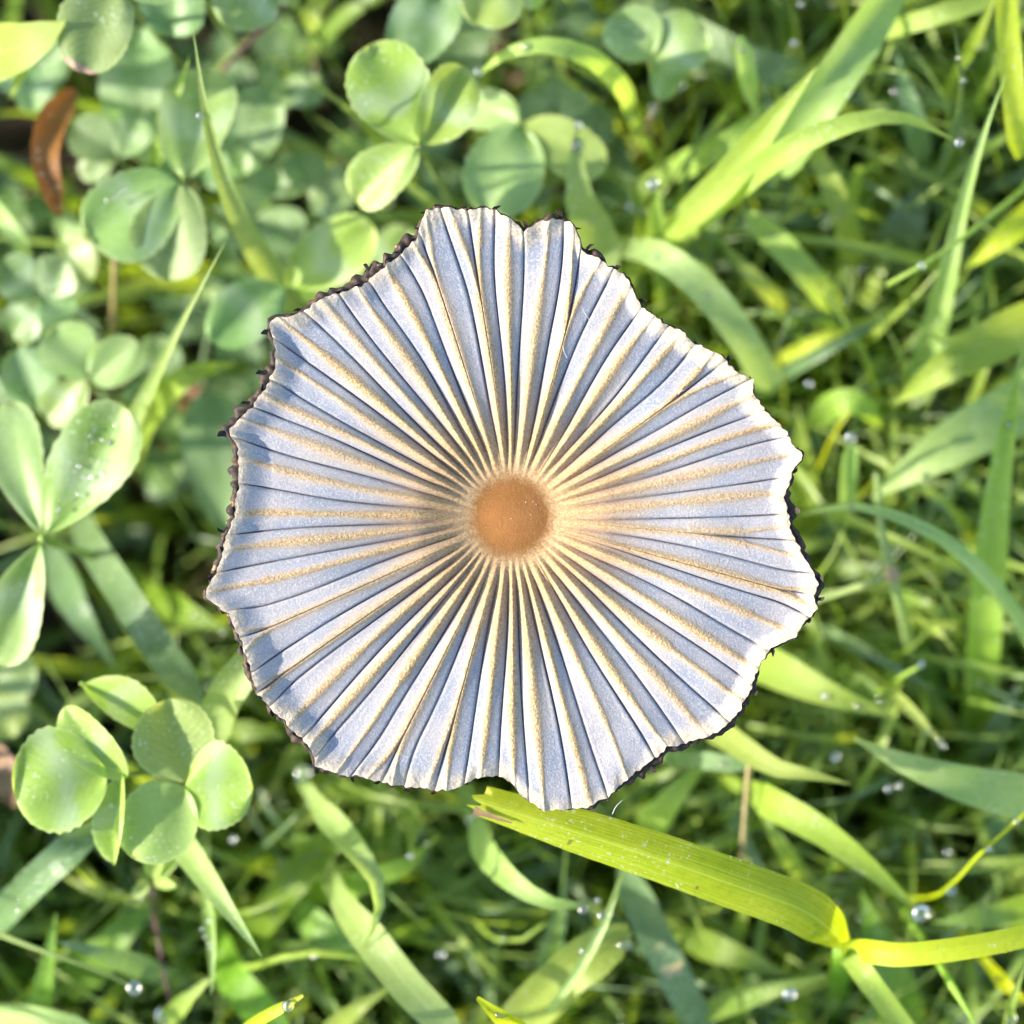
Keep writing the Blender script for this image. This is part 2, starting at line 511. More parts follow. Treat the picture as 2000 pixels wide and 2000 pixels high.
def ribbon(line, widths, fold=0.25, twist=None, across=5, jag=0.0, wave=0.0, seed=0):
    """V-folded leaf blade along a line; returns verts, faces, uvs"""
    n = len(line)
    rg = np.random.default_rng(seed)
    tan = np.gradient(line, axis=0)
    tan /= np.linalg.norm(tan, axis=1)[:, None] + 1e-9
    verts, uvs = [], []
    acc = 0.0
    prev = None
    ph = rg.uniform(0, 6.28)
    for i in range(n):
        T = tan[i]
        S = np.cross(T, (0, 0, 1.0))
        ns = np.linalg.norm(S)
        if ns < 0.15 and prev is not None:
            S = prev - T * np.dot(prev, T)
            ns = np.linalg.norm(S)
        S = S / max(ns, 1e-6)
        if prev is not None and np.dot(S, prev) < 0:
            S = -S
        prev = S
        Nn = np.cross(S, T)
        if Nn[2] < 0:
            Nn = -Nn
        a = twist[i] if twist is not None else 0.0
        S2 = S * math.cos(a) + Nn * math.sin(a)
        N2 = -S * math.sin(a) + Nn * math.cos(a)
        if i:
            acc += np.linalg.norm(line[i] - line[i - 1])
        for k in range(across):
            s = -1 + 2 * k / (across - 1)
            wv = wave * math.sin(acc * 5 + ph + s) * abs(s)
            off = S2 * (s * widths[i] * 0.5) + N2 * (abs(s) ** 1.3 * widths[i] * 0.5 * fold + wv * widths[i])
            if jag and abs(s) == 1:
                off = off * (1 + rg.uniform(-jag, jag))
            verts.append(line[i] + off)
            uvs.append((s, acc))
    faces = []
    for i in range(n - 1):
        for k in range(across - 1):
            a = i * across + k
            faces.append((a, a + 1, a + across + 1, a + across))
    return verts, faces, uvs


def tube(line, radii, sides=7):
    n = len(line)
    tan = np.gradient(line, axis=0)
    tan /= np.linalg.norm(tan, axis=1)[:, None] + 1e-9
    verts, uvs = [], []
    ref = np.array((0.31, 0.95, 0.1))
    acc = 0
    for i in range(n):
        T = tan[i]
        A = np.cross(T, ref)
        if np.linalg.norm(A) < 0.05:
            A = np.cross(T, (1, 0, 0))
        A /= np.linalg.norm(A)
        B = np.cross(T, A)
        if i:
            acc += np.linalg.norm(line[i] - line[i - 1])
        for k in range(sides):
            an = 2 * math.pi * k / sides
            verts.append(line[i] + (A * math.cos(an) + B * math.sin(an)) * radii[i])
            uvs.append((math.cos(an), acc))
    faces = []
    for i in range(n - 1):
        for k in range(sides):
            a = i * sides + k
            b = i * sides + (k + 1) % sides
            faces.append((a, b, b + sides, a + sides))
    faces.append(tuple(range(sides))[::-1])
    faces.append(tuple((n - 1) * sides + k for k in range(sides)))
    return verts, faces, uvs


# ------------------------------------------------------------------ ground
def build_ground():
    e = np.concatenate([[-220, -90, -40, -24], np.linspace(-16, 16, 110), [24, 40, 90, 220]])
    n = len(e)
    verts = []
    for y in e:
        for x in e:
            v = Vector((x, y, 0))
            z = 0.28 * (noise.fractal(v * 0.8, 0.8, 2.1, 5)) if max(abs(x), abs(y)) < 30 else 0
            verts.append((x, y, max(-0.35, min(0.35, z)) - 0.1))
    faces = [(j * n + i, j * n + i + 1, (j + 1) * n + i + 1, (j + 1) * n + i) for j in range(n - 1) for i in range(n - 1)]
    o = mesh_obj('ground', verts, faces, 'soil')
    o['kind'] = 'structure'
    o['label'] = 'dark damp soil between the grass and clover'


build_ground()

# ------------------------------------------------------------------ mushroom
CX, CY = 998, 1009          # disc centre in the photograph
CC = P(CX, CY, 5.5)
OUT_PX = """832,410 853,406 878,405 909,411 940,405 972,412 1000,430 1023,451 1052,433 1081,428 1114,431 1125,449 1135,482
1146,495 1174,507 1192,523 1214,532 1233,557 1248,594 1279,619 1301,635 1329,645 1342,660 1363,675 1407,694 1435,725
1472,743 1469,762 1484,790 1509,818 1534,840 1547,867 1567,889 1547,923 1531,970 1539,1000 1543,1031 1562,1074 1587,1118
1598,1143 1587,1165 1598,1186 1571,1214 1556,1239 1503,1267 1481,1301 1460,1357 1429,1407 1397,1432 1345,1450 1304,1460
1264,1494 1230,1519 1189,1556 1149,1578 1062,1585 1025,1562 1003,1535 976,1517 936,1519 904,1534 875,1546 831,1541
770,1534 708,1517 680,1516 617,1497 608,1460 555,1407 534,1388 502,1351 490,1304 475,1258 447,1199 403,1168 406,1146
431,1102 440,1056 459,1009 468,939 467,877 447,840 484,805 518,762 540,715 537,678 527,638 534,619 568,619 599,604
624,585 642,579 704,560 742,529 785,495 813,464"""
RIDGE_PX = """990,436 939,420 881,420 839,436 807,476 760,526 704,563 645,604 574,647 549,706 518,768 496,821 471,899
484,1003 447,1078 440,1152 478,1224 493,1264 512,1335 515,1353 599,1376 624,1438 676,1484 735,1488 777,1509 838,1525
875,1522 937,1509 1003,1528 1065,1575 1149,1568 1224,1512 1298,1457 1370,1432 1444,1373 1475,1304 1550,1230 1559,1180
1562,1143 1556,1087 1540,1029 1525,961 1534,892 1497,830 1460,781 1419,740 1373,706 1335,653 1264,628 1220,563
1165,526 1115,464 1067,454"""
FORKS = [((478, 1224), (493, 1264), .87), ((512, 1335), (515, 1353), .86), ((735, 1488), (777, 1509), .8),
         ((838, 1525), (875, 1522), .68), ((1559, 1180), (1562, 1143), .86), ((1556, 1087), (1540, 1029), .6),
         ((1419, 740), (1373, 706), .68), ((1165, 526), (1115, 464), .68), ((807, 476), (839, 436), .78),
         ((881, 420), (939, 420), .68)]


def parse(s):
    return [tuple(int(v) for v in p.split(',')) for p in s.split()]


def ang(p):
    return math.atan2(CY - p[1], p[0] - CX)


def ring_interp(th, a, v):
    """periodic linear interpolation of v(a) at angles th"""
    o = np.argsort(a)
    a, v = np.asarray(a)[o], np.asarray(v)[o]
    aa = np.concatenate([a - 2 * np.pi, a, a + 2 * np.pi])
    vv = np.concatenate([v, v, v])
    return np.interp(np.mod(th + np.pi, 2 * np.pi) - np.pi, aa, vv)


out_pts = parse(OUT_PX)
OA = np.array([ang(p) for p in out_pts])
OR = np.array([math.hypot(p[0] - CX, p[1] - CY) * K for p in out_pts])


def wob(th, freqs, seed, amp):
    rg = np.random.default_rng(seed)
    s = np.zeros_like(th)
    for f in freqs:
        s += rg.uniform(0.5, 1) * np.sin(f * th + rg.uniform(0, 6.28))
    return s * amp / max(1, len(freqs)) ** 0.5


def R_of(th):
    th = np.asarray(th, float)
    r = ring_interp(th, OA, OR)
    return r + wob(th, [61, 83, 127, 171, 233], 3, 0.0065)


RISE = [(-180, .055), (-165, .04), (-150, .055), (-135, .05), (-120, .03), (-105, .0), (-90, -.02), (-75, -.02), (-60, .0),
        (-45, .05), (-30, .06), (-15, .05), (0, .03), (20, .05), (40, .05), (60, .03), (80, .02), (95, .02), (115, .03),
        (130, .03), (150, .045), (165, .06)]
FRINGE = [(-180, 15), (-170, 14), (-162, 4), (-156, 14), (-148, 12), (-143, 5), (-135, 16), (-125, 6), (-115, 4), (-100, 2),
          (-80, 2), (-68, 10), (-62, 18), (-56, 17), (-50, 9), (-45, 14), (-38, 12), (-28, 5), (-18, 5), (-12, 14), (-6, 16),
          (2, 17), (7, 9), (12, 4), (25, 3), (40, 3), (52, 4), (68, 6), (72, 15), (76, 6), (84, 12), (90, 6), (100, 6), (106, 8),
          (112, 24), (122, 24), (130, 16), (136, 8), (142, 12), (148, 20), (158, 20), (166, 18), (174, 18)]


def rise_of(th):
    return ring_interp(th, np.radians([a for a, _ in RISE]), np.array([b for _, b in RISE]))


def fringe_of(th):
    f = ring_interp(th, np.radians([a for a, _ in FRINGE]), np.array([b for _, b in FRINGE]))
    return f * K * 0.85


def sm(x, a, b):
    t = np.clip((x - a) / (b - a), 0, 1)
    return t * t * (3 - 2 * t)


def cap_z(r, th, R):
    z = 5.41 + 0.022 * (1 - sm(r, 0.0, 0.25)) + 0.095 * sm(r, 0.16, 0.52) + 0.03 * sm(r, 0.45, 1.1)
    zone = 0.10 + 0.09 * np.clip(-np.cos(th), 0, 1)
    e = sm(r, R - zone, R)
    wr = wob(th, [23, 31, 47, 71, 97], 5, 0.012) + wob(th, [9, 13], 8, 0.008)
    xx, yy = r * np.cos(th), r * np.sin(th)
    buck = (np.sin(11 * xx + 5 * yy + 1.3 * np.sin(6 * yy)) + np.sin(-7 * xx + 13 * yy + 2.0 + 1.7 * np.sin(5 * xx))
            + 0.7 * np.sin(19 * xx - 8 * yy + 0.6)) * 0.0035 * sm(r, R - 0.45, R - 0.05)
    wr = wr * (1 - 0.6 * np.clip(-np.cos(th), 0, 1))
    return z + (rise_of(th) + wr) * e ** 1.4 + buck - 0.012 * sm(r, 0.9, 1.5)


def build_mushroom():
    root = empty('mushroom', (CC.x, CC.y, 0.0))
    tag(root, 'pleated grey mushroom with a brown central disc and tan ribs, standing above the grass', 'mushroom')
    ridges = parse(RIDGE_PX)
    th_rim = np.array([ang(p) for p in ridges])
    o = np.argsort(th_rim)
    ridges = [ridges[i] for i in o]
    th_rim = th_rim[o]
    m = len(ridges)
    pair = {}
    for a, b, tj in FORKS:
        ia, ib = ridges.index(a), ridges.index(b)
        pair[ia] = (ib, tj)
        pair[ib] = (ia, tj)
    # how closely ribs bunch at the centre: smooth the angles, forks share one place
    inner = th_rim.copy()
    for i, (j, tj) in pair.items():
        inner[i] = 0.5 * (th_rim[i] + th_rim[j])
    slots = []
    for i in range(m):
        if i in pair and pair[i][0] == i - 1:
            continue
        slots.append(i)
    even = np.linspace(inner[slots[0]], inner[slots[0]] + 2 * np.pi, len(slots), endpoint=False)
    even += np.mean(inner[slots] - even)
    rg = np.random.default_rng(4)
    for s_i, i in enumerate(slots):
        v = 0.60 * inner[i] + 0.40 * even[s_i] + rg.normal(0, 0.012)
        inner[i] = v
        if i in pair:
            inner[pair[i][0]] = v
    wig = [(rg.uniform(3, 9), rg.uniform(0, 6.28), rg.uniform(0.003, 0.011)) for _ in range(m)]
    gj = rg.normal(0, 0.16, m)
    ribk = rg.uniform(0, 1, m)

    rows = np.concatenate([np.linspace(0.012, 0.30, 40), np.linspace(0.306, 0.88, 92), np.linspace(0.884, 1.0, 34)])
    half = 12
    q = np.linspace(0, 1, half + 1)[:-1]
    q = 0.5 - 0.5 * np.cos(np.pi * (q ** 0.9))         # cluster towards both ends
    ncol = m * 2 * half
    nr = len(rows)
    V = np.zeros((nr, ncol, 3))
    A = {k: np.zeros((nr, ncol), np.float32) for k in ('ridge', 'groove', 'rad', 'rimd', 'tanw', 'ribk')}
    for ri, t in enumerate(rows):
        ra = np.zeros(m)
        for i in range(m):
            if i in pair:
                tj = pair[i][1]
                sgn = 1 if pair[i][0] == i - 1 else -1
                f = sm(np.array(t), tj, 1.12) / sm(np.array(1.0), tj, 1.12)
                base = inner[i] + (0.5 * (th_rim[i] + th_rim[pair[i][0]]) - inner[i]) * t
                ra[i] = base + (th_rim[i] - 0.5 * (th_rim[i] + th_rim[pair[i][0]])) * f + sgn * 0.0022
            else:
                ra[i] = inner[i] + (th_rim[i] - inner[i]) * t
            wf, wp, wa = wig[i]
            ra[i] += wa * math.sin(wf * t + wp) * t * (0.0 if i in pair else 1.0)
        nxt = np.concatenate([ra[1:], [ra[0] + 2 * np.pi]])
        gap = np.maximum(nxt - ra, 1e-4)
        ga = ra + gap * (0.5 + 0.5 * np.clip(gj + 0.10 * np.sin(7 * t + np.arange(m) * 2.3), -0.4, 0.4))
        th = np.empty((m, 2 * half))
        th[:, :half] = ra[:, None] + (ga - ra)[:, None] * q[None]
        th[:, half:] = ga[:, None] + (nxt - ga)[:, None] * q[None]
        lo_i = np.repeat(np.arange(m), 2 * half)
        hi_i = np.repeat((np.arange(m) + 1) % m, 2 * half)
        lo = np.repeat(ra, 2 * half).reshape(m, -1)
        hi = np.repeat(nxt, 2 * half).reshape(m, -1)
        gg = np.repeat(ga, 2 * half).reshape(m, -1)
        th, lo, hi, gg = th.ravel(), lo.ravel(), hi.ravel(), gg.ravel()
        R = R_of(th)
        r = t * R
        dr = r * np.minimum(th - lo, hi - th)
        dg = r * np.abs(th - gg)
        g = np.where(th < gg, gg - lo, hi - gg) * r + 1e-6
        u = np.clip(dr / g, 0, 1)
        ki = np.where(th < gg, lo_i, hi_i)
        rk = 0.75 + 0.5 * ribk[ki]
        depth = (0.024 * sm(r, 0.2, 0.42) - 0.0125 * sm(r, 0.5, 1.2)) * rk * (1 - 0.45 * sm(t, 0.85, 1.0))
        depth = np.minimum(depth, 1.15 * g)
        prof = (np.sqrt(u * u + 0.03) - 0.173) / 0.842
        # slight sag of the flank makes the crest stand proud
        prof = 0.75 * prof + 0.25 * np.sin(prof * np.pi / 2)
        z = cap_z(r, th, R) - depth * prof
        z -= 0.010 * np.exp(-(dg / 0.006) ** 2) * sm(r, 0.28, 0.45) * np.clip(g / 0.03, 0, 1)
        wv = 1 + 0.35 * np.sin(t * 9 + np.where(th < gg, np.round(lo * 40), np.round(hi * 40)) * 1.7)
        tw = np.minimum((0.0190 + 0.0075 * sm(r, 0.3, 0.8) - 0.0115 * sm(t, 0.7, 1.0)) * wv, 0.75 * g + 0.003)
        z += 0.005 * np.exp(-(dr / (tw + 1e-4)) ** 2) * sm(r, 0.3, 0.6) * np.clip(g / 0.02, 0, 1)
        V[ri, :, 0] = CC.x + r * np.cos(th)
        V[ri, :, 1] = CC.y + r * np.sin(th)
        V[ri, :, 2] = z
        A['ridge'][ri] = dr
        A['groove'][ri] = dg + 0.02 * (1 - np.clip(g / 0.012, 0, 1))
        A['rad'][ri] = r
        A['rimd'][ri] = R - r
        A['tanw'][ri] = tw
        A['ribk'][ri] = ribk[ki]
    verts = V.reshape(-1, 3)
    # centre vertex closes the disc
    verts = np.vstack([verts, [CC.x, CC.y, V[0, :, 2].mean()]])
    idx = np.arange(nr * ncol).reshape(nr, ncol)
    a, b = idx[:-1], np.roll(idx[:-1], -1, axis=1)
    c, d = np.roll(idx[1:], -1, axis=1), idx[1:]
    quads = np.stack([a, d, c, b], axis=-1).reshape(-1, 4)
    faces = quads.tolist()
    cen = nr * ncol
    faces += [(cen, int(idx[0, j]), int(idx[0, (j + 1) % ncol])) for j in range(ncol)]
    me = bpy.data.meshes.new('cap')
    me.from_pydata(verts.tolist(), [], faces)
    me.polygons.foreach_set('use_smooth', [True] * len(me.polygons))
    for k, arr in A.items():
        at = me.attributes.new(k, 'FLOAT', 'POINT')
        last = 0.0 if k in ('ridge', 'rad') else (0.05 if k == 'groove' else 1.0)
        at.data.foreach_set('value', np.concatenate([arr.ravel(), [last]]).astype(np.float32))
    me.materials.append(M['cap'])
    cap = bpy.data.objects.new('cap', me)
    C.objects.link(cap)
    cap.parent = root
    cap.matrix_parent_inverse = root.matrix_world.inverted()

    # dark rolled underside showing past the pale margin
    n = 900
    th = np.linspace(-np.pi, np.pi, n, endpoint=False)
    R = R_of(th)
    fr = fringe_of(th) * (1 + wob(th, [37, 53, 91, 143], 15, 0.38)) + wob(th, [29, 47, 71, 119], 9, 0.006)
    fr = np.maximum(fr, -0.01)
    zr = cap_z(R, th, R) - 0.02
    wz = wob(th, [67, 131, 199], 12, 0.012)
    rings = [(R - 0.30, cap_z(R - 0.30, th, R) - 0.09), (R - 0.06, cap_z(R - 0.06, th, R) - 0.07), (R - 0.012, zr - 0.012), (R + 0.45 * fr, zr - 0.004 + wz),
             (R + fr, zr - 0.02 + wz), (R + 0.8 * fr, zr - 0.06 + wz), (R - 0.06, cap_z(R - 0.06, th, R) - 0.11), (R - 0.30, cap_z(R - 0.30, th, R) - 0.13)]
    vv, ff = [], []
    for rr, zz in rings:
        for j in range(n):
            vv.append((CC.x + rr[j] * math.cos(th[j]), CC.y + rr[j] * math.sin(th[j]), zz[j]))
    for k in range(len(rings) - 1):
        for j in range(n):
            j2 = (j + 1) % n
            ff.append((k * n + j, (k + 1) * n + j, (k + 1) * n + j2, k * n + j2))
    mesh_obj('rolled_margin', vv, ff, 'gill', root)

    # gills: thin plates hanging under every groove and rib, their ends curl past the margin
    rg = np.random.default_rng(23)
    for gi, th0 in enumerate(np.sort(np.concatenate([th_rim, th_rim + np.diff(np.concatenate([th_rim, [th_rim[0] + 2 * np.pi]])) * 0.5]))):
        Rr = float(R_of(np.array([th0]))[0])
        frr = float(fringe_of(np.array([th0]))[0])
        hook = gi % 2 == 1 and rg.random() < 0.6
        ext = frr * 0.8 + (rg.uniform(0.0, 0.02) + (0.012 if frr > 0.02 else 0.0) if hook else -0.02)
        rs = np.array([0.28, 0.5, 0.8, 1.1, Rr - 0.10, Rr - 0.03, Rr + ext * 0.6, Rr + ext, Rr + ext + 0.004])
        rs = np.sort(rs)
        top = cap_z(np.minimum(rs, Rr), np.full_like(rs, th0), np.full_like(rs, Rr)) - 0.062
        top[-4:] += np.array([0.02, 0.035, 0.045, 0.05])
        bot = top - np.array([0.05, 0.12, 0.16, 0.15, 0.11, 0.08, 0.05, 0.035, 0.015])
        bend = np.array([0, 0, 0, 0, 0, 0.002, 0.006, 0.016, 0.026]) * rg.choice([-1, 1]) * rg.uniform(0.3, 1.4)
        tk = np.array([.004, .004, .004, .004, .005, .008, .010, .012, .007]) * rg.uniform(.6, 1.3)
        vv = []
        for k in range(len(rs)):
            for sgn in (-1, 1):
                for zz in (top[k], bot[k]):
                    lat = bend[k] + sgn * tk[k]
                    vv.append((CC.x + rs[k] * math.cos(th0) - lat * math.sin(th0),
                               CC.y + rs[k] * math.sin(th0) + lat * math.cos(th0), zz))
        ff = []
        for k in range(len(rs) - 1):
            b0, b1 = 4 * k, 4 * (k + 1)
            ff += [(b0, b1, b1 + 1, b0 + 1), (b0 + 2, b0 + 3, b1 + 3, b1 + 2), (b0, b0 + 2, b1 + 2, b1), (b0 + 1, b1 + 1, b1 + 3, b0 + 3)]
        ff += [(0, 1, 3, 2), (b1, b1 + 2, b1 + 3, b1 + 1)]
        mesh_obj('gill', vv, ff, 'gill', root, smooth=False)
    # stem
    ln, _ = catmull([(CC.x + 0.35, CC.y - 0.2, -0.15), (CC.x + 0.22, CC.y - 0.12, 1.6), (CC.x + 0.05, CC.y - 0.02, 3.8), (CC.x, CC.y, 5.34)], 24)
    v, f, uvs = tube(ln, np.linspace(0.13, 0.085, 24), 12)
    mesh_obj('stem', v, f, 'stipe', root, uvs)
    # loose pale hairs and sugar-like grains resting on the skin, all fixed to the cap
    for (x, y, dx, dy) in ((1152, 625, -14, -22), (1108, 700, -8, -26), (1196, 1590, 20, -28), (1325, 770, 14, -8)):
        z = 5.56
        p0, p2 = P(x, y, z), P(x + dx, y + dy, z + 0.05)
        p1 = (p0 + p2) / 2 + Vector((-0.008, 0.004, 0.02))
        ln, _ = catmull([p0, p1, p2], 8)
        v, f, uvs = tube(ln, np.linspace(0.0016, 0.0008, 8), 5)
        mesh_obj('hair', v, f, 'hair', root, uvs)
    for (x, y, s) in ((1027, 981, 4), (1041, 980, 3), (1047, 985, 4), (998, 1013, 4), (1036, 1005, 2), (949, 1031, 2), (950, 995, 2)):
        rr = math.hypot(x - CX, y - CY) * K
        c0 = P(x, y, 5.43)
        s *= K * 0.3
        zc = float(cap_z(np.array([rr]), np.array([0.0]), np.array([1.5]))[0]) + s * 0.6
        vv = [(c0.x + dx * s, c0.y + dy * s, zc + dz * s) for dx, dy, dz in ((1, 0, 0), (0, 1.3, 0), (-1, 0, 0), (0, -1.2, 0), (0, 0, 1), (0, 0, -1))]
        ff = [(0, 1, 4), (1, 2, 4), (2, 3, 4), (3, 0, 4), (1, 0, 5), (2, 1, 5), (3, 2, 5), (0, 3, 5)]
        mesh_obj('grain', vv, ff, 'hair', root)
    return root


build_mushroom()


# ------------------------------------------------------------------ grass blades
BLADES = []


def settle(pts):
    """the turf on the sunny side past the mushroom lies a little lower"""
    mx = sum(p[0] for p in pts) / len(pts)
    my = sum(p[1] for p in pts) / len(pts)
    k = min(1, max(0, (mx - 1380) / 160)) * min(1, max(0, (my - 350) / 150)) * min(1, max(0, (1780 - my) / 120))
    return [(p[0], p[1], p[2] - 0.5 * k) for p in pts]



def blade(name, label, cat, pts, wpx, mat, tip='point', fold=0.25, tw0=0.0, tw1=0.0, group=None, jag=0.0, n=26, wave=0.0,
          root=True, seed=None, base_w=0.65, rootpull=0.5):
    """pts: (px, py, z) from the rooted end to the tip"""
    seed = seed if seed is not None else int(abs(pts[0][0] * 7 + pts[0][1] * 3 + wpx))
    pts = settle(pts)
    if label:
        BLADES.append((label, pts))
    W = [P(*p) for p in pts]
    nroot = 0
    if root:
        d = (W[0] - W[1])
        d.z = 0
        if d.length > 1e-4:
            d.normalize()
        z0 = W[0].z
        a = W[0] + d * (0.35 * rootpull * min(1.5, z0)) - Vector((0, 0, z0 * 0.35))
        b = W[0] + d * (0.55 * rootpull * min(1.5, z0)) - Vector((0, 0, z0 * 0.75))
        c = W[0] + d * (0.60 * rootpull * min(1.5, z0)) - Vector((0, 0, z0 + 0.1))
        W = [c, b, a] + W
        nroot = 3
    line, L = catmull(W, n + (10 if root else 0))
    nn = len(line)
    zmid = np.mean([p[2] for p in pts])
    wc = pxw(wpx, zmid)
    t = np.linspace(0, 1, nn)
    # arc parameter where the visible part starts
    if root:
        lr = sum((W[i + 1] - W[i]).length for i in range(nroot))
        t0 = lr / L
    else:
        t0 = 0.0
    tv = np.clip((t - t0) / (1 - t0), 0, 1)
    wdt = np.ones(nn) * base_w + (1 - base_w) * np.clip(tv / 0.35, 0, 1) ** 0.8
    wdt = np.where(t < t0, base_w * (0.55 + 0.45 * t / max(t0, 1e-3)), wdt)
    if tip == 'point':
        wdt *= np.clip(1 - np.clip((tv - 0.45) / 0.55, 0, 1) ** 1.7, 0.015, 1)
    elif tip == 'sharp':
        wdt *= np.clip(1 - tv ** 1.15, 0.015, 1)
    elif tip == 'blunt':
        wdt *= np.clip(1 - np.clip((tv - 0.82) / 0.18, 0, 1) ** 2.2 * 0.75, 0.05, 1)
    elif tip == 'lance':
        wdt *= np.clip(np.sin(np.clip(tv * 0.93 + 0.07, 0, 1) * np.pi) ** 0.65, 0.03, 1)
    twist = tw0 + (tw1 - tw0) * tv
    v, f, uvs = ribbon(line, wdt * wc, fold, twist, 5, jag, wave, seed)
    o = mesh_obj(name, v, f, mat, None, uvs)
    if cat:
        tag(o, label, cat, group)
    return o


def stalk(name, label, cat, pts, wpx, mat, group=None, n=20, root=True, taper=0.6, knob=0.0):
    pts = settle(pts)
    BLADES.append((label, pts))
    W = [P(*p) for p in pts]
    if root:
        d = W[0] - W[1]
        d.z = 0
        d.normalize()
        z0 = W[0].z
        W = [W[0] + d * 0.35 - Vector((0, 0, z0 + 0.1)), W[0] + d * 0.25 - Vector((0, 0, z0 * 0.5))] + W
    line, L = catmull(W, n)
    zmid = np.mean([p[2] for p in pts])
    r = pxw(wpx, zmid) * 0.5 * np.linspace(1.1, taper, n)
    if knob:
        r[-3:] *= (1 + knob * 0.6, 1 + knob, 0.7)
    v, f, uvs = tube(line, r, 8)
    o = mesh_obj(name, v, f, mat, None, uvs)
    tag(o, label, cat, group)
    return o


G = 'grass'
B = lambda label, pts, w, mat, **kw: blade('grass_shoot', label, G, pts, w, mat, **kw)

# --- the blade in focus under the cap and its shoot
def focus_blade():
    root = empty('grass_shoot', P(1640, 1850, 0))
    tag(root, 'sharp yellow-green grass shoot with a wide torn blade under the cap edge', 'grass shoot')
    pts = [(1662, 1856, 4.0), (1646, 1840, 4.62), (1620, 1814, 4.98), (1560, 1775, 5.15), (1430, 1727, 5.25), (1270, 1672, 5.27), (1100, 1618, 5.24), (925, 1562, 5.20)]
    W = [P(*p) for p in pts]
    line, L = catmull(W, 70)
    t = np.linspace(0, 1, 70)
    wd = np.interp(t, [0, .1, .2, .28, .36, .55, .8, 1], [.22, .28, .50, .80, 1, 1, .93, .62]) * pxw(98, 5.2)
    v, f, uvs = ribbon(line, wd, -0.45, np.linspace(-0.15, 0.12, 70), 9, 0.012, 0.02, 5)
    # ragged torn end
    rg = np.random.default_rng(2)
    T = np.array(line[-1] - line[-2])
    T /= np.linalg.norm(T)
    for k in range(9):
        v[-9 + k] = v[-9 + k] + T * rg.uniform(-0.10, 0.06)
    b = mesh_obj('blade', v, f, 'focus', root, uvs)
    # withered brown-pink scrap along the torn end
    W2 = [P(925, 1583, 5.222), P(960, 1594, 5.228), P(1000, 1607, 5.235)]
    ln, _ = catmull(W2, 10)
    v, f, uvs = ribbon(ln, np.linspace(0.045, 0.008, 10), 0.2, np.full(10, -0.10), 5, 0.25, 0.0, 8)
    o = mesh_obj('withered_end', v, f, 'litter', root, uvs)
    o['label'] = 'withered brown end of the torn blade'
    # nibbled hole scar
    pts = [(1650, 1850, 3.0), (1655, 1850, 4.3), (1690, 1855, 4.75), (1760, 1863, 4.9), (1860, 1853, 4.95), (1960, 1836, 4.95), (2060, 1812, 4.9)]
    ln, _ = catmull([P(*p) for p in pts], 40)
    wd = np.interp(np.linspace(0, 1, 40), [0, .2, .4, .6, 1], [.3, .5, .9, 1, .9]) * pxw(50, 4.9)
    v, f, uvs = ribbon(ln, wd, 0.28, np.full(40, -0.12), 7, 0.01, 0.0, 6)
    mesh_obj('blade', v, f, 'yellow', root, uvs)
    pts = [(1655, 1850, 3.0), (1660, 1862, 4.2), (1690, 1905, 4.5), (1735, 1965, 4.45), (1790, 2040, 4.3)]
    ln, _ = catmull([P(*p) for p in pts], 30)
    wd = np.interp(np.linspace(0, 1, 30), [0, .3, .5, 1], [.4, .8, 1, .9]) * pxw(48, 4.5)
    v, f, uvs = ribbon(ln, wd, 0.3, np.full(30, 0.15), 7, 0.01, 0.0, 9)
    mesh_obj('blade', v, f, 'lime', root, uvs)
    # the sheath/culm the blades spring from
    ln, _ = catmull([P(1600, 2060, -0.1), P(1625, 1990, 1.6), P(1640, 1905, 3.2), P(1644, 1852, 4.3)], 24)
    v, f, uvs = tube(ln, np.linspace(pxw(34, 3), pxw(17, 4), 24), 10)
    mesh_obj('sheath', v, f, 'green', root, uvs)


focus_blade()

# --- upper right
B('broad lime grass blade leaning up right across the bluish blade', [(1285, 478, 3.3), (1420, 350, 3.9), (1510, 235, 4.2), (1597, 128, 4.35)], 66, 'lime', tip='point', fold=0.3, tw0=.15)
B('widest two-toned grass blade, bluish left half and bright right half', [(1760, -50, 3.4), (1650, 120, 3.9), (1565, 245, 3.8), (1500, 345, 3.2)], 82, 'pale', tip='blunt', fold=.45, tw0=.25, tw1=.2)
B('pale lime grass blade arching over to a drop at its tip', [(1360, 440, 3.3), (1430, 375, 3.8), (1540, 290, 4.3), (1680, 235, 4.45), (1770, 232, 4.4), (1868, 276, 4.3)], 50, 'lime', fold=.3, tw0=-.2)
B('green grass blade curving down to the cap edge', [(1285, 498, 3.9), (1370, 560, 4.0), (1450, 660, 3.8), (1505, 760, 3.3)], 62, 'pale', fold=.2, tip='blunt', base_w=.9)
B('short lime blade lying parallel above the curved green one', [(1640, 610, 3.2), (1600, 565, 3.7), (1545, 500, 3.9), (1455, 412, 3.8)], 52, 'lime', fold=.25, tip='blunt')
B('slim pale blade beside the short lime one over bare soil', [(1530, 605, 3.2), (1480, 550, 3.6), (1405, 470, 3.6)], 36, 'lime', fold=.3)
B('tall upright green blade with a needle tip beside the bright yellow blade', [(1790, 760, 2.8), (1835, 600, 3.6), (1880, 400, 4.3), (1925, 250, 4.7), (1965, 145, 4.9)], 68, 'pale', tip='sharp', fold=.5, tw0=.3, base_w=1)
B('brightest yellow upright grass blade', [(1955, -60, 3.9), (1966, 60, 4.3), (1980, 200, 4.3), (1990, 310, 4.0)], 48, 'yellow', fold=.3, tip='blunt', tw0=.2)
B('wide lime blade slanting in from the turf with small drops on it', [(2060, 600, 3.6), (1960, 655, 4.1), (1850, 715, 4.2), (1745, 790, 3.9)], 88, 'lime', fold=.25, tip='point')
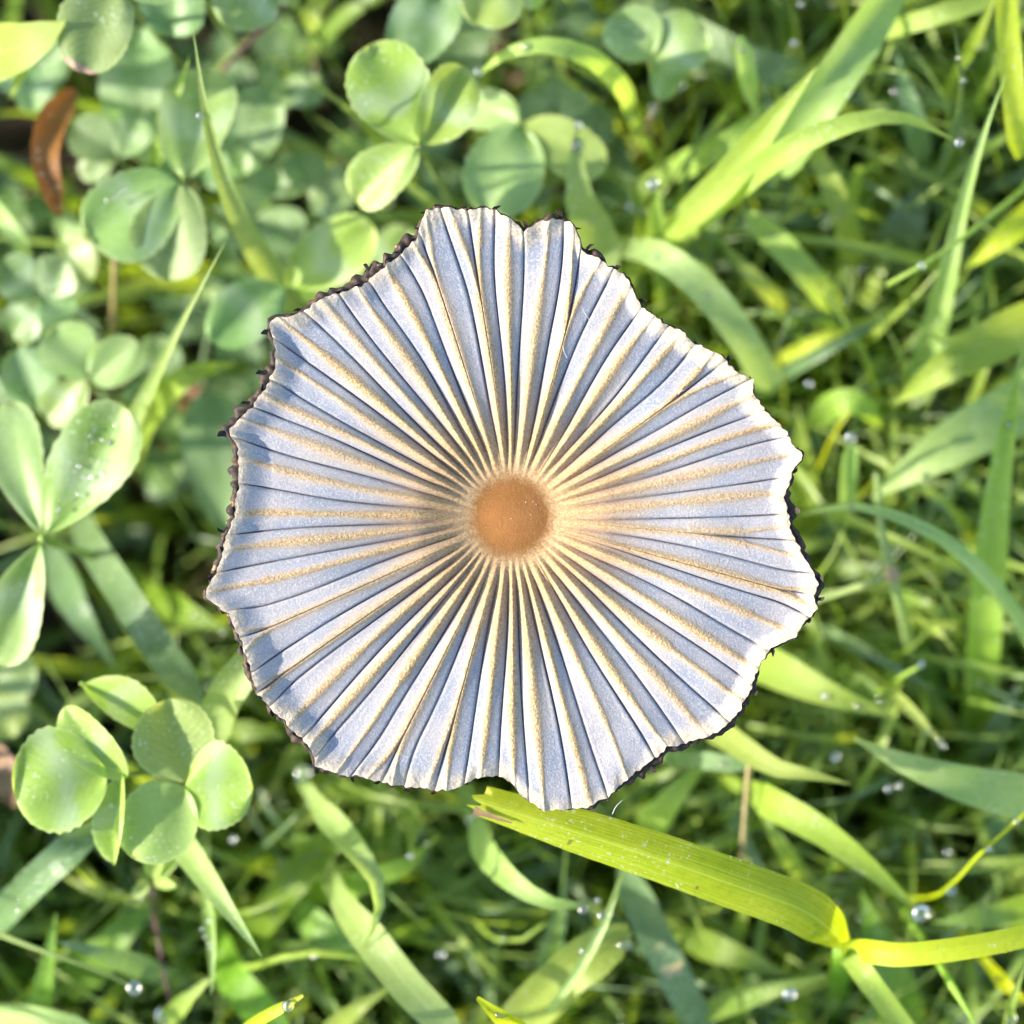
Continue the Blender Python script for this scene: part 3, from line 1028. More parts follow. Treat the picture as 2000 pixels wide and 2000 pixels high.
B('wide pale matt blade slanting below the lime one', [(2080, 745, 3.4), (1960, 810, 3.9), (1820, 890, 4.0), (1700, 975, 3.7)], 104, 'pale', fold=.15, tip='point')
B('short intensely yellow blade crossing behind the tall upright one', [(2060, 385, 3.4), (1970, 455, 3.8), (1885, 525, 3.6)], 58, 'yellow', fold=.3)
B('long bluish blade lying flat behind the lime leaning blade', [(1270, 20, 2.8), (1400, 85, 3.3), (1500, 130, 3.3), (1590, 155, 3.0)], 58, 'blue', fold=.2, tip='blunt', tw0=-.25)
B('lime blade bent in a hoop with a drop on its crown', [(1232, 225, 3.0), (1215, 175, 3.6), (1150, 112, 4.1), (1060, 88, 4.2), (985, 108, 4.1), (930, 150, 3.8)], 44, 'lime', fold=.3)
B('thin bluish upright blade ending in a fine point', [(1846, 305, 3.3), (1872, 220, 3.9), (1876, 150, 4.3), (1862, 42, 4.6)], 30, 'blue', tip='sharp', fold=.5)
B('narrow lime blade running to the bright yellow upright blade', [(1690, 78, 3.2), (1800, 40, 3.8), (1950, -5, 3.8)], 38, 'lime', fold=.3, tip='blunt')
B('short lime blade crossing the base of the narrow lime blade', [(1868, 140, 3.2), (1905, 75, 3.7), (1950, -20, 3.9)], 28, 'lime', fold=.3)
B('green blade descending between patches of bare soil', [(1590, 300, 3.4), (1640, 405, 3.5), (1672, 520, 3.0)], 48, 'lime', fold=.3, tip='blunt')
stalk('grass_stalk', 'fine lime flower stalk crossing the tall upright blade', 'grass stalk', [(2010, 360, 3.9), (1880, 465, 4.4), (1800, 520, 4.5), (1733, 556, 4.4)], 15, 'lime')
B('broad bluish blade half hidden behind the fine lime stalk', [(1712, 560, 2.6), (1765, 445, 3.2), (1815, 350, 3.0)], 92, 'blue', fold=.15)
B('small pale blade tip standing up in front of the flat bluish blade', [(1475, 215, 3.0), (1462, 160, 3.6), (1446, 70, 4.0)], 36, 'pale', tip='blunt', fold=.3)
B('lime blade across the shade under the arching pale blade', [(1290, 345, 2.6), (1400, 290, 3.3), (1500, 205, 3.2)], 55, 'lime', fold=.2)
B('green blade with a damp tip rising from the clover', [(1290, 540, 2.8), (1280, 440, 3.5), (1285, 360, 3.8)], 48, 'lime', fold=.3)
B('fresh green blade rising beside the cap notch', [(1130, 640, 3.0), (1170, 500, 3.3), (1130, 380, 3.8), (1125, 250, 3.9)], 82, 'pale', fold=.2, tip='point')
B('small green blade in the gap below the hoop-shaped blade', [(1335, 560, 2.4), (1262, 470, 3.2), (1235, 350, 3.6)], 42, 'green', fold=.3)
B('yellowish blade lying low behind the upright yellow-green leaf', [(1490, 720, 2.8), (1600, 670, 3.3), (1740, 615, 3.3), (1830, 560, 3.2)], 34, 'yellow', fold=.3)
B('bluish blade standing deep in the turf behind the tall upright blade', [(1800, 330, 2.6), (1785, 240, 3.2), (1745, 90, 3.3)], 52, 'blue', fold=.25)
B('short lime curl with a lit edge over a dark gap', [(1640, 500, 2.6), (1680, 330, 3.2), (1735, 345, 3.3)], 30, 'lime', fold=.3)

# --- right
B('slender pale blade bowed in a wide arc', [(2030, 1290, 3.6), (1950, 1155, 4.4), (1840, 1052, 4.7), (1720, 998, 4.75), (1640, 990, 4.6), (1555, 1008, 4.3)], 30, 'pale', fold=.5, tip='point', base_w=.9)
B('broad upright lime blade behind the bowed pale one', [(1905, 1420, 2.8), (1925, 1200, 3.9), (1945, 980, 4.3), (1975, 800, 4.5), (2000, 660, 4.5)], 68, 'lime', fold=.3, tw0=.2, base_w=1)
s = empty('grass_stalk', P(1742, 1118, 0))
tag(s, 'jointed pale grass stalk bent at a swollen knot', 'grass stalk')
for seg, (pts, w0, w1) in enumerate((([(1795, 1380, 0.0), (1790, 1330, 2.6), (1765, 1210, 3.9), (1742, 1122, 4.4)], 26, 22),
                                     ([(1742, 1122, 4.4), (1722, 1040, 4.35), (1712, 925, 4.1)], 20, 14),
                                     ([(1742, 1122, 4.4), (1680, 1145, 4.3), (1595, 1172, 3.9)], 17, 12))):
    ln, _ = catmull([P(p[0], p[1], max(-.1, p[2] - .5)) for p in pts], 16)
    v, f, uvs = tube(ln, np.linspace(pxw(w0, 4) / 2, pxw(w1, 4) / 2, 16), 8)
    mesh_obj('culm', v, f, 'pale', s, uvs)
ln, _ = catmull([P(1746, 1134, 3.90), P(1742, 1120, 3.92), P(1738, 1106, 3.92)], 9)
v, f, uvs = tube(ln, pxw(16, 4.4) * np.array([.55, .8, .95, 1, 1, 1, .95, .8, .5]), 9)
o = mesh_obj('node', v, f, 'straw', s, uvs)
B('dark bluish blade standing in shade beside the cap', [(1665, 1290, 2.2), (1645, 1130, 2.9), (1612, 985, 2.9)], 58, 'blue', fold=.2, tip='blunt')
B('green blade rising close behind the cap edge', [(1575, 1080, 2.6), (1572, 950, 3.3), (1556, 790, 3.4)], 62, 'lime', fold=.2)
B('light green blade bent over near a round drop', [(1590, 830, 3.0), (1640, 785, 3.6), (1690, 795, 3.6), (1725, 840, 3.3)], 58, 'lime', fold=.2)
stalk('grass_stalk', 'hair-thin yellowish stalk beside the bent light green blade', 'grass stalk', [(1598, 915, 3.4), (1622, 860, 3.8), (1660, 805, 4.0)], 11, 'yellow')
B('short pale blade holding a round drop on its tip', [(1652, 1010, 3.3), (1655, 940, 3.9), (1661, 862, 4.3)], 34, 'pale', fold=.4, tip='blunt')
B('green blade leaning behind the jointed stem', [(1830, 1500, 2.2), (1815, 1340, 3.0), (1790, 1180, 3.1)], 50, 'green', fold=.3)
B('bluish blade crossing low behind the bowed arc', [(1990, 1100, 2.4), (1880, 1130, 3.1), (1770, 1110, 3.0)], 46, 'blue', fold=.2)

# --- lower right
B('lime blade poking out from under the cap and bent at its tip', [(1330, 1380, 3.4), (1420, 1440, 4.2), (1510, 1497, 4.5), (1580, 1512, 4.6), (1662, 1532, 4.6)], 52, 'lime', fold=.25, base_w=.9)
B('lance-shaped pale lime blade with a large drop at its tip', [(1450, 1535, 3.6), (1497, 1563, 4.4), (1600, 1620, 4.65), (1690, 1688, 4.7), (1745, 1735, 4.65), (1800, 1782, 4.55)], 62, 'lime', fold=.25, tip='point', tw0=-.15, base_w=.5)
B('broad pale glaucous blade entering beside the thin yellow stalk', [(2120, 1585, 3.8), (2030, 1562, 4.4), (1900, 1535, 4.7), (1770, 1492, 4.75), (1665, 1440, 4.6)], 88, 'pale', fold=.15, tip='point', base_w=1)
stalk('grass_stalk', 'straight thin yellow stalk beside the broad glaucous blade', 'grass stalk', [(1825, 1750, 4.2), (1920, 1662, 4.8), (2030, 1565, 4.9)], 11, 'yellow')
B('narrow green blade tip beside two bright drops', [(1735, 1345, 4.0), (1785, 1395, 4.3), (1848, 1462, 4.4)], 24, 'lime', fold=.4)
stalk('grass_stalk', 'short pale stalk ending in a round drop above two others', 'grass stalk', [(1715, 1352, 3.6), (1760, 1322, 4.1), (1798, 1300, 4.3)], 15, 'lime')
B('green blade sticking out from behind the cap towards the drops', [(1430, 1265, 3.2), (1500, 1300, 3.9), (1610, 1352, 4.2), (1742, 1398, 4.2)], 76, 'lime', fold=.2)
B('second green blade under the blade pointing to the drops', [(1580, 1300, 2.8), (1680, 1340, 3.5), (1760, 1400, 3.6)], 60, 'green', fold=.2)
stalk('dry_stalk', 'upright straw-brown stalk below the bent lime blade', 'dry stalk', [(1448, 1690, 3.0), (1453, 1620, 3.9), (1464, 1478, 4.2)], 16, 'straw')
B('lime green blade under the sharp torn blade beside the dry stalk', [(1575, 1730, 3.3), (1525, 1650, 3.9), (1468, 1562, 4.0)], 36, 'lime', fold=.35)
scarred = B('dark bluish blade with a brown scar running from under the sharp blade', [(1390, 2050, 2.8), (1330, 1930, 3.5), (1270, 1810, 3.6), (1215, 1690, 3.3)], 64, 'blue', fold=.2, tip='blunt', base_w=1)
ln, _ = catmull([P(1318, 1905, 3.575), P(1302, 1872, 3.60), P(1288, 1845, 3.615)], 6)
v, f, uvs = ribbon(ln, pxw(50, 3.6) * np.array([.5, .9, 1, .95, .8, .4]), .2, None, 5, .15, 0, 4)
o = mesh_obj('scar', v, f, 'straw', scarred, uvs)
o['label'] = 'brown withered scar across the blade'
B('pale blade curved like a smile beneath the torn blade', [(930, 1600, 3.2), (950, 1665, 3.9), (1010, 1728, 4.3), (1085, 1766, 4.4), (1175, 1764, 4.3)], 52, 'pale', fold=.25)
B('broad lime blade rising from dark soil towards the torn blade', [(960, 2050, 3.2), (1060, 1945, 3.9), (1150, 1868, 4.1), (1228, 1815, 4.0)], 92, 'lime', fold=.35, tip='blunt')
B('long thin grey-green blade lying over the broad lime blade', [(1070, 1975, 3.9), (1160, 1845, 4.4), (1200, 1750, 4.4), (1222, 1680, 4.2)], 20, 'pale', fold=.5)
B('green blade with a frayed tip pointing at the grass shoot', [(1340, 1985, 3.0), (1450, 1948, 3.6), (1530, 1925, 3.8), (1620, 1905, 3.8)], 50, 'green', fold=.2, jag=.04)
B('dark green blade in the shade of the sharp torn blade', [(1310, 1815, 2.6), (1420, 1860, 3.3), (1545, 1905, 3.2)], 60, 'green', fold=.2)
B('green blade rising towards the cap edge beside the torn blade', [(1240, 1650, 2.8), (1310, 1560, 3.5), (1395, 1470, 3.5)], 60, 'lime', fold=.2)
B('small bluish blade lying flat under the cap edge', [(1290, 1475, 3.2), (1370, 1485, 3.7), (1475, 1497, 3.8)], 34, 'blue', fold=.15, tip='blunt')
B('broad dark green blade behind the grass shoot', [(1770, 2050, 2.4), (1735, 1900, 3.2), (1680, 1735, 3.3)], 98, 'green', fold=.15)
stalk('grass_stalk', 'thin lime stalk with a swollen tip below the yellow blade', 'grass stalk', [(1822, 1865, 3.9), (1862, 1930, 4.4), (1905, 2000, 4.5)], 15, 'lime', knob=.6)
B('green blade lying level behind the yellow blade', [(2060, 1755, 3.0), (1940, 1788, 3.7), (1820, 1802, 3.7)], 62, 'green', fold=.25)
B('upright bluish blade behind the straight yellow stalk', [(1955, 1800, 2.2), (1950, 1700, 2.9), (1945, 1560, 3.2)], 48, 'blue', fold=.2, tip='blunt')
B('bluish blade leaning above the broad glaucous blade', [(1895, 1510, 2.6), (1945, 1420, 3.3), (2000, 1320, 3.4)], 50, 'blue', fold=.2)
B('narrow bright blade at the foot of the yellow blade', [(1935, 1890, 3.6), (1970, 1930, 4.0), (2030, 1975, 4.0)], 30, 'yellow', fold=.3)
B('slim green blade standing over the thin lime stalk', [(1955, 2060, 3.6), (1975, 1960, 4.4), (2005, 1880, 4.5)], 26, 'lime', fold=.4)
B('drab green blade low between the shoot and the drops', [(1890, 1610, 2.2), (1800, 1600, 2.9), (1690, 1650, 3.0)], 48, 'green', fold=.25)

# --- lower left
B('long dark bluish blade running from the big clover to the cap', [(170, 1045, 3.0), (235, 1150, 3.8), (310, 1265, 4.0), (395, 1375, 3.7)], 64, 'blue', fold=.15, tip='blunt', base_w=.95)
B('pale glaucous folded blade leaning on the cap beside the light clover', [(415, 1450, 3.6), (425, 1395, 4.2), (455, 1335, 4.5), (520, 1255, 4.5)], 70, 'pale', fold=.5, tw0=-.3, base_w=.5, tip='blunt')
B('dark bluish blade in shade below the chevron-marked clover', [(105, 1085, 2.4), (150, 1190, 3.1), (225, 1305, 3.0)], 64, 'blue', fold=.15)
B('dark blade beaded with fine dew under the light clover', [(-40, 1835, 3.2), (60, 1730, 4.0), (130, 1665, 4.2), (200, 1605, 4.0)], 62, 'blue', fold=.35, tip='blunt', tw0=.2)
B('pointed green blade with a bright rim hanging under the light clover', [(320, 1590, 3.6), (380, 1680, 4.4), (445, 1775, 4.7), (512, 1870, 4.7)], 56, 'pale', fold=.4, tw0=.3)
B('narrow pale blade with drops along it beside a black gap', [(402, 1725, 3.6), (410, 1800, 4.1), (414, 1870, 4.3), (413, 1948, 4.2)], 24, 'pale', fold=.5)
B('bluish dewy blade with its tip over a dry twig', [(345, 1915, 2.8), (260, 1880, 3.6), (185, 1858, 4.0), (108, 1838, 4.1)], 58, 'blue', fold=.2)
stalk('dry_twig', 'thin dull twig lying across blades with a drop at its end', 'twig', [(-20, 1818, 3.9), (80, 1856, 4.1), (200, 1898, 4.1), (280, 1938, 4.0)], 9, 'stem', root=False, taper=.8)
B('broad green blade slanting deep below the light clover', [(130, 1935, 2.4), (220, 1840, 3.1), (310, 1750, 3.1)], 84, 'green', fold=.2)
B('green blade slanting up to the cap from the black gap', [(470, 1850, 2.6), (560, 1735, 3.4), (665, 1615, 3.3)], 64, 'green', fold=.2, tip='blunt')
B('twisted blade, pale above and lime below, with a pointed tip', [(615, 1560, 3.5), (660, 1620, 4.1), (712, 1690, 4.4), (738, 1740, 4.4), (732, 1800, 4.4), (705, 1855, 4.3)], 54, 'pale', fold=.35, tw0=-.1, tw1=1.1)
B('long pale bluish blade sweeping down beside the twisted blade', [(665, 1755, 3.8), (725, 1835, 4.3), (800, 1930, 4.4), (900, 2030, 4.3)], 68, 'pale', fold=.2, base_w=.7, tip='blunt')
B('green blade crossing behind the twisted blade', [(590, 1745, 2.8), (690, 1728, 3.5), (790, 1690, 3.6), (860, 1630, 3.4)], 54, 'green', fold=.25)
B('sharp yellow blade tip poking up alone', [(440, 2035, 4.2), (500, 1995, 5.0), (545, 1970, 5.2), (592, 1944, 5.25)], 24, 'yellow', fold=.4, tip='blunt')
B('curled lime blade tip with a toothed edge', [(1060, 2030, 4.4), (1005, 1998, 5.05), (965, 1978, 5.2), (932, 1948, 5.2)], 30, 'yellow', fold=.6, tip='blunt', jag=.1)
B('short green blade reaching out to the narrow dewy one', [(320, 2000, 3.3), (370, 1945, 3.9), (425, 1900, 4.0)], 38, 'lime', fold=.3)
B('dull green blade bending down from the dewy narrow blade', [(425, 1830, 2.8), (465, 1925, 3.5), (560, 2020, 3.5)], 70, 'green', fold=.2, tip='blunt')
stalk('grass_stalk', 'thin green stalk running level over the dark gap', 'grass stalk', [(470, 1890, 3.4), (570, 1866, 3.8), (660, 1862, 3.9), (770, 1893, 3.8)], 20, 'lime')
stalk('grass_stalk', 'thread-thin yellow runner under the light clover', 'grass stalk', [(125, 1655, 3.2), (180, 1730, 3.6), (230, 1752, 3.7), (285, 1752, 3.6)], 9, 'yellow')
stalk('dry_stalk', 'thin brown stem dropping from the flower bud to a clear drop', 'dry stalk', [(300, 1745, 3.2), (310, 1840, 3.5), (332, 1958, 3.5)], 11, 'purple')
B('short oval green blade in deep shadow', [(560, 1765, 2.6), (620, 1805, 3.3), (705, 1862, 3.3)], 64, 'green', fold=.2, tip='lance')
B('flat pale blade lying below the dull twig', [(-30, 1972, 3.4), (70, 1988, 3.9), (190, 2018, 3.9)], 48, 'pale', fold=.25, tip='blunt')
B('lime blade sloping below the oval green blade', [(610, 2045, 3.0), (690, 1975, 3.7), (785, 1912, 3.7)], 42, 'lime', fold=.25)
B('upright green blade passing the dewy bluish tip', [(75, 2020, 2.8), (90, 1900, 3.6), (110, 1780, 3.8)], 44, 'green', fold=.35)
B('soft green blade fanning out from under the cap into the black gap', [(790, 1560, 3.0), (805, 1610, 3.6), (800, 1680, 3.8)], 44, 'green', fold=.25)
B('blade half in shadow reaching towards the cap fold', [(560, 1640, 2.6), (640, 1660, 3.2), (700, 1620, 3.3)], 46, 'green', fold=.2)
stalk('grass_stalk', 'thin looping green stalk under the smile-shaped blade', 'grass stalk', [(930, 1800, 3.0), (975, 1838, 3.5), (1020, 1836, 3.6), (1070, 1800, 3.7)], 14, 'lime')
B('blue-green blade standing below the smile-shaped blade', [(1055, 1930, 2.6), (1085, 1820, 3.3), (1110, 1720, 3.4)], 50, 'blue', fold=.25)
B('wide dim green blade low under the cap beside the light clover', [(385, 1500, 2.6), (470, 1430, 3.2), (560, 1440, 3.2)], 74, 'green', fold=.2)
B('dim green blade behind the dark bluish one', [(300, 1160, 2.4), (370, 1200, 3.0), (450, 1235, 3.1)], 60, 'green', fold=.2)

# --- upper left
B('tall lime blade tapering to a needle across the clover, a drop halfway', [(560, 585, 2.8), (530, 530, 3.3), (475, 440, 3.9), (430, 330, 4.4), (398, 200, 4.8), (376, 50, 5.0)], 74, 'pale', tip='sharp', fold=.4, tw0=.2, base_w=.9)
B('thin lime blade leaning against the tall needle blade', [(303, 325, 3.0), (330, 240, 3.6), (372, 105, 4.2)], 42, 'lime', tip='sharp', fold=.5)
B('pale grass stem leaning over clover and widening downwards', [(262, 830, 3.4), (295, 755, 4.0), (350, 640, 4.5), (440, 472, 4.8)], 40, 'pale', tip='sharp', fold=.4, base_w=1)
stalk('clover_runner', 'purple-brown clover runner over the dark gap', 'runner', [(575, -10, 2.6), (500, 70, 2.9), (432, 138, 2.9)], 18, 'purple')
B('short lime blade arching beside the leaning pale stem', [(290, 830, 2.8), (325, 770, 3.3), (380, 728, 3.5), (462, 710, 3.2)], 48, 'lime', fold=.3)
stalk('dry_stalk', 'stiff straw stalk standing between clover leaves', 'dry stalk', [(220, 660, 2.2), (222, 590, 3.0), (224, 500, 3.3)], 20, 'straw', taper=.5)
B('pale blade tip entering beside the dead leaf', [(-30, 385, 2.8), (15, 440, 3.4), (62, 505, 3.3)], 34, 'pale', fold=.3, tip='blunt')
B('broad bluish grass blade hanging between pale clover leaves', [(930, -60, 2.8), (915, 30, 3.3), (900, 120, 3.3), (895, 170, 3.1)], 92, 'blue', fold=.2, tip='blunt')
B('yellow-green broad blade with a drooping tip beside the pinkish clover leaf', [(-110, 130, 3.6), (-20, 110, 4.1), (60, 85, 4.4), (128, 42, 4.5)], 120, 'lime', fold=.15, tip='lance')
B('short lime tip drooping under the broad yellow-green blade', [(75, 90, 3.6), (40, 145, 3.9), (20, 195, 3.7)], 26, 'lime', fold=.3)
B('lime blade end above the purple runner', [(640, -30, 3.0), (615, 20, 3.4), (600, 60, 3.2)], 42, 'lime', fold=.3, tip='blunt')
B('brown withered blade behind the short lime arch', [(360, 810, 1.8), (375, 770, 2.3), (400, 740, 2.3)], 44, 'dead', fold=.3)
stalk('dry_stalk', 'bent tan stalk between the hoop blade and the grass', 'dry stalk', [(1330, 120, 3.0), (1295, 180, 3.4), (1268, 235, 3.4), (1258, 260, 3.2)], 17, 'straw')
dl = blade('dead_leaf', 'curled orange-brown dead leaf among dark clover', 'dead leaf', [(145, 175, 2.9), (105, 240, 3.6), (88, 300, 3.8), (98, 355, 3.8), (118, 425, 3.5)], 62, 'dead', tip='lance', fold=.5, jag=.06, tw0=.3, root=False, wave=.05)
blade('dead_leaf', 'shrivelled dull brown leaf beside the round light clover leaf', 'dead leaf', [(-30, 1455, 3.0), (5, 1490, 3.7), (20, 1530, 3.5), (25, 1575, 3.0)], 60, 'litter', tip='lance', fold=.6, jag=.12, root=False, wave=.08)


# ------------------------------------------------------------------ clover
def leaflet_mesh(base, tip, wid, droop=0.1, foldup=0.25, roll=0.0, shape=0.0, seed=0, notch=0.03, na=27, nc=13, curl=0.0):
    """obovate leaflet from base to tip (world points)"""
    rg = np.random.default_rng(seed)
    base, tip = np.array(base), np.array(tip)
    ax = tip - base
    L = np.linalg.norm(ax)
    T = ax / L
    S = np.cross(T, (0, 0, 1.0))
    S /= np.linalg.norm(S) + 1e-9
    Nn = np.cross(S, T)
    S, Nn = S * math.cos(roll) + Nn * math.sin(roll), -S * math.sin(roll) + Nn * math.cos(roll)
    ts = 0.5 - 0.5 * np.cos(np.pi * np.linspace(0, 1, na) ** 0.9)
    pw = 0.62 + shape
    prof = (ts ** pw) * np.clip(1 - ts, 0, 1) ** 0.44
    prof /= prof.max()
    verts, uvs = [], []
    p1, p2, p3, p4 = rg.uniform(0, 6.28, 4)
    sk = rg.uniform(-.07, .07)
    for i, t in enumerate(ts):
        for k in range(nc):
            s = -1 + 2 * k / (nc - 1)
            hw = prof[i] * wid * 0.5
            hw *= 1 + 0.06 * math.sin(t * 5 + (p3 if s > 0 else p4)) * min(1, abs(s) * 2)
            # margin: fine uneven teeth
            if abs(s) == 1 and 0 < i < na - 1:
                hw *= 1 + (0.022 if i % 2 else -0.022) * (t > .35) + rg.uniform(-0.012, 0.012)
            lx = t * L
            if i == na - 1:
                lx -= notch * L * math.exp(-(s * 3) ** 2)
            # tip rows bow outward so that the end is round
            x = s * hw + sk * wid * math.sin(math.pi * t)
            h = foldup * abs(x) - droop * L * (t ** 2) + 0.02 * L * math.sin(t * 5 + p1) * s + 0.03 * wid * math.sin(s * 4 + p2 + t * 4)
            h += curl * wid * (s * s) * t
            verts.append(base + T * lx + S * x + Nn * h)
            uvs.append((s, t))
    faces = []
    for i in range(na - 1):
        for k in range(nc - 1):
            a = i * nc + k
            faces.append((a, a + 1, a + nc + 1, a + nc))
    return verts, faces, uvs


def clover(label, joint, leaflets, mat, wither=False, petiole=True, group=None, stemw=13, lean=(0.2, -0.2)):
    """joint (px,py,z); leaflets: (tip px, tip py, tip z, width px, opts)"""
    J = P(*joint)
    root = empty('clover', (J.x + lean[0], J.y + lean[1], 0))
    tag(root, label, 'clover', group)
    sd_ = int(abs(joint[0] * 3 + joint[1]))
    for i, lf in enumerate(leaflets):
        tx, ty, tz, wd = lf[:4]
        op = lf[4] if len(lf) > 4 else {}
        op = dict(op)
        T_ = P(tx, ty, tz)
        b = op.pop('base', None)
        Bp = P(*b) if b else J + (T_ - J) * 0.03
        mt = op.pop('mat', mat)
        v, f, uvs = leaflet_mesh(Bp, T_, pxw(wd, tz), seed=sd_ + i * 17, **op)
        lfo = mesh_obj('leaflet', v, f, mt, root, uvs)
        if wither and i == 0:
            rows = [r_ for r_ in range(27) if uvs[r_ * 13][1] > 0.90]
            r0 = rows[0]
            tv = [np.array(p_) + (0, 0, .006) for p_ in v[r0 * 13:]]
            tf = [(a_, a_ + 1, a_ + 14, a_ + 13) for q_ in range(len(rows) - 1) for a_ in range(q_ * 13, q_ * 13 + 12)]
            o = mesh_obj('withered_tip', tv, tf, 'pink', lfo, uvs[r0 * 13:])
            o['label'] = 'pinkish brown withered tip of the leaflet'
    if petiole:
        z = J.z
        ln, _ = catmull([(J.x + lean[0], J.y + lean[1], -0.1), (J.x + lean[0] * 1.1, J.y + lean[1] * 1.1, z * 0.45), (J.x + lean[0] * .35, J.y + lean[1] * .35, z * 0.85), J], 16)
        v, f, uvs = tube(ln, np.full(16, pxw(stemw, z) / 2), 7)
        mesh_obj('petiole', v, f, 'stem', root, uvs)
    return root


CL = 'clover leaves among the grass'
clover('fresh lime-green clover with three plain rounded leaflets', (818, 284, 4.3),
       [(722, 88, 4.45, 165, {'foldup': .12}), (912, 132, 4.35, 118, {'foldup': .45, 'roll': -.3}), (688, 392, 4.15, 112, {'foldup': .3})], 'clover_light')
clover('clover with white chevrons behind the needle-tipped blade', (357, 355, 4.0),
       [(172, 460, 4.1, 178, {'foldup': .12}), (322, 545, 4.05, 148, {'foldup': .25}), (405, 128, 3.8, 150, {'foldup': .25})], 'clover')
clover('dark glaucous clover beside the orange dead leaf', (228, 308, 3.25),
       [(140, 240, 3.3, 92), (282, 212, 3.3, 78), (152, 340, 3.2, 62)], 'clover_blue')
clover('dark round-leaved clover shaded by the pinkish-tipped leaf', (262, 300, 3.0),
       [(268, 60, 3.4, 152, {'foldup': .15}), (440, 280, 3.0, 110)], 'clover_blue')
clover('clover with one pale squarish leaflet browned pink at its tip', (232, -20, 4.4),
       [(150, 132, 4.5, 150, {'foldup': .1, 'shape': -.2}), (330, -60, 4.3, 120), (130, -70, 4.3, 110)], 'clover', wither=True)
clover('clover with a drooping dark leaflet above the needle blade', (352, -62, 3.8), [(330, 70, 3.8, 136), (470, -60, 3.8, 120)], 'clover_blue')
clover('clover with a light leaflet beside the purple runner', (535, -62, 4.0), [(440, 45, 4.1, 122, {'foldup': .15}), (600, -20, 3.9, 110)], 'clover')
clover('dark clover half hidden behind the needle-tipped blade', (470, 345, 3.2), [(515, 172, 3.4, 118), (400, 320, 3.2, 90), (540, 380, 3.1, 96)], 'clover_blue')
clover('small dark clover under the purple runner', (556, 158, 2.6), [(512, 118, 2.7, 66), (628, 190, 2.7, 72), (540, 215, 2.5, 60)], 'clover_blue', stemw=8)
clover('dim glaucous clover wet with dew beside the tall needle blade', (600, 372, 2.9), [(585, 300, 3.0, 86), (690, 390, 3.0, 110), (515, 335, 2.8, 90)], 'clover_blue')
clover('dewy bluish clover low between the needle blade and the cap', (500, 420, 2.6), [(590, 470, 2.7, 100), (470, 350, 2.7, 88), (410, 460, 2.6, 90)], 'clover_blue')
clover('bright clover behind the most frayed dark edge of the cap', (560, 560, 3.6),
       [(722, 440, 3.8, 128, {'foldup': .2}), (412, 660, 3.75, 118, {'foldup': .2, 'mat': 'clover_blue'}), (690, 540, 3.5, 96)], 'clover_light')
clover('pale clover rosette beside the stiff straw stalk', (82, 578, 3.5), [(5, 510, 3.6, 92), (128, 510, 3.6, 92), (138, 620, 3.5, 82), (20, 660, 3.4, 84)], 'clover_blue')
clover('clover with three neat oval leaflets above the big chevron leaf', (172, 742, 3.6), [(105, 640, 3.7, 112, {'foldup': .15}), (268, 672, 3.7, 96), (85, 818, 3.5, 88)], 'clover')
clover('smooth clover leaf between the rosette and the big chevron leaf', (70, 800, 3.4), [(40, 682, 3.5, 112), (-60, 790, 3.4, 100)], 'clover_blue')
clover('big clover with silvery chevrons and fine dew on its longest leaflet', (82, 1052, 4.35),
       [(235, 795, 4.5, 165, {'foldup': .18, 'roll': .1, 'shape': .25}), (-12, 1300, 4.3, 118, {'foldup': .4, 'shape': .2}), (8, 780, 4.2, 104, {'foldup': .25, 'shape': .25})], 'clover', stemw=18)
clover('light clover with a round toothed leaflet and a folded bright one', (218, 1510, 4.85),
       [(30, 1560, 4.95, 200, {'foldup': .05, 'base': (206, 1503, 4.86), 'shape': -.1}), (122, 1385, 4.9, 92, {'foldup': .6, 'roll': .25, 'base': (250, 1518, 4.84)}),
        (212, 1690, 4.75, 72, {'foldup': .9, 'base': (240, 1512, 4.84), 'roll': -.5})], 'clover_light')
clover('light clover with three toothed leaflets spread like a fan', (360, 1533, 4.75),
       [(328, 1368, 4.8, 158, {'foldup': .25, 'roll': -.15}), (488, 1545, 4.85, 172, {'foldup': .12, 'shape': -.12}), (258, 1672, 4.9, 158, {'foldup': .15, 'shape': -.1})], 'clover_light')
clover('clover leaflet rolled into a tube above the light clovers', (160, 1335, 4.5), [(312, 1420, 4.6, 80, {'foldup': .8, 'roll': .4})], 'clover_light', stemw=10)
clover('dark clover leaf in shade under the chevron clover', (-20, 1330, 2.9), [(60, 1290, 3.0, 120), (20, 1440, 3.0, 110, {'mat': 'clover_light'})], 'clover')
clover('pale clover behind the hoop-shaped lime blade', (1270, 118, 3.7), [(1200, 28, 3.8, 118), (1372, 48, 3.8, 128), (1330, 175, 3.6, 84)], 'clover')
clover('pale glaucous clover leaf beside the broad bluish blade', (880, -40, 3.7), [(782, 112, 3.9, 132, {'foldup': .15}), (760, -40, 3.7, 100)], 'clover_blue')
clover('light clover leaf hanging over the broad bluish blade', (1005, -62, 4.0), [(925, 42, 4.1, 122), (1080, -20, 3.9, 100)], 'clover_light')
clover('large plain green clover close behind the cap notch', (1018, 240, 3.6), [(950, 412, 3.8, 160, {'foldup': .2}), (1178, 330, 3.7, 110, {'mat': 'clover_light'}), (910, 200, 3.4, 90)], 'clover')
clover('shaded glaucous clover under the cap beside the short lime arch', (455, 1050, 2.7), [(410, 770, 2.9, 150), (560, 1000, 2.6, 120)], 'clover_blue')
clover('clover in shade between the hoop blade and the tan stalk', (1080, 240, 2.8), [(1020, 190, 2.9, 100), (1130, 170, 2.9, 100), (1200, 250, 2.8, 90)], 'clover_blue')
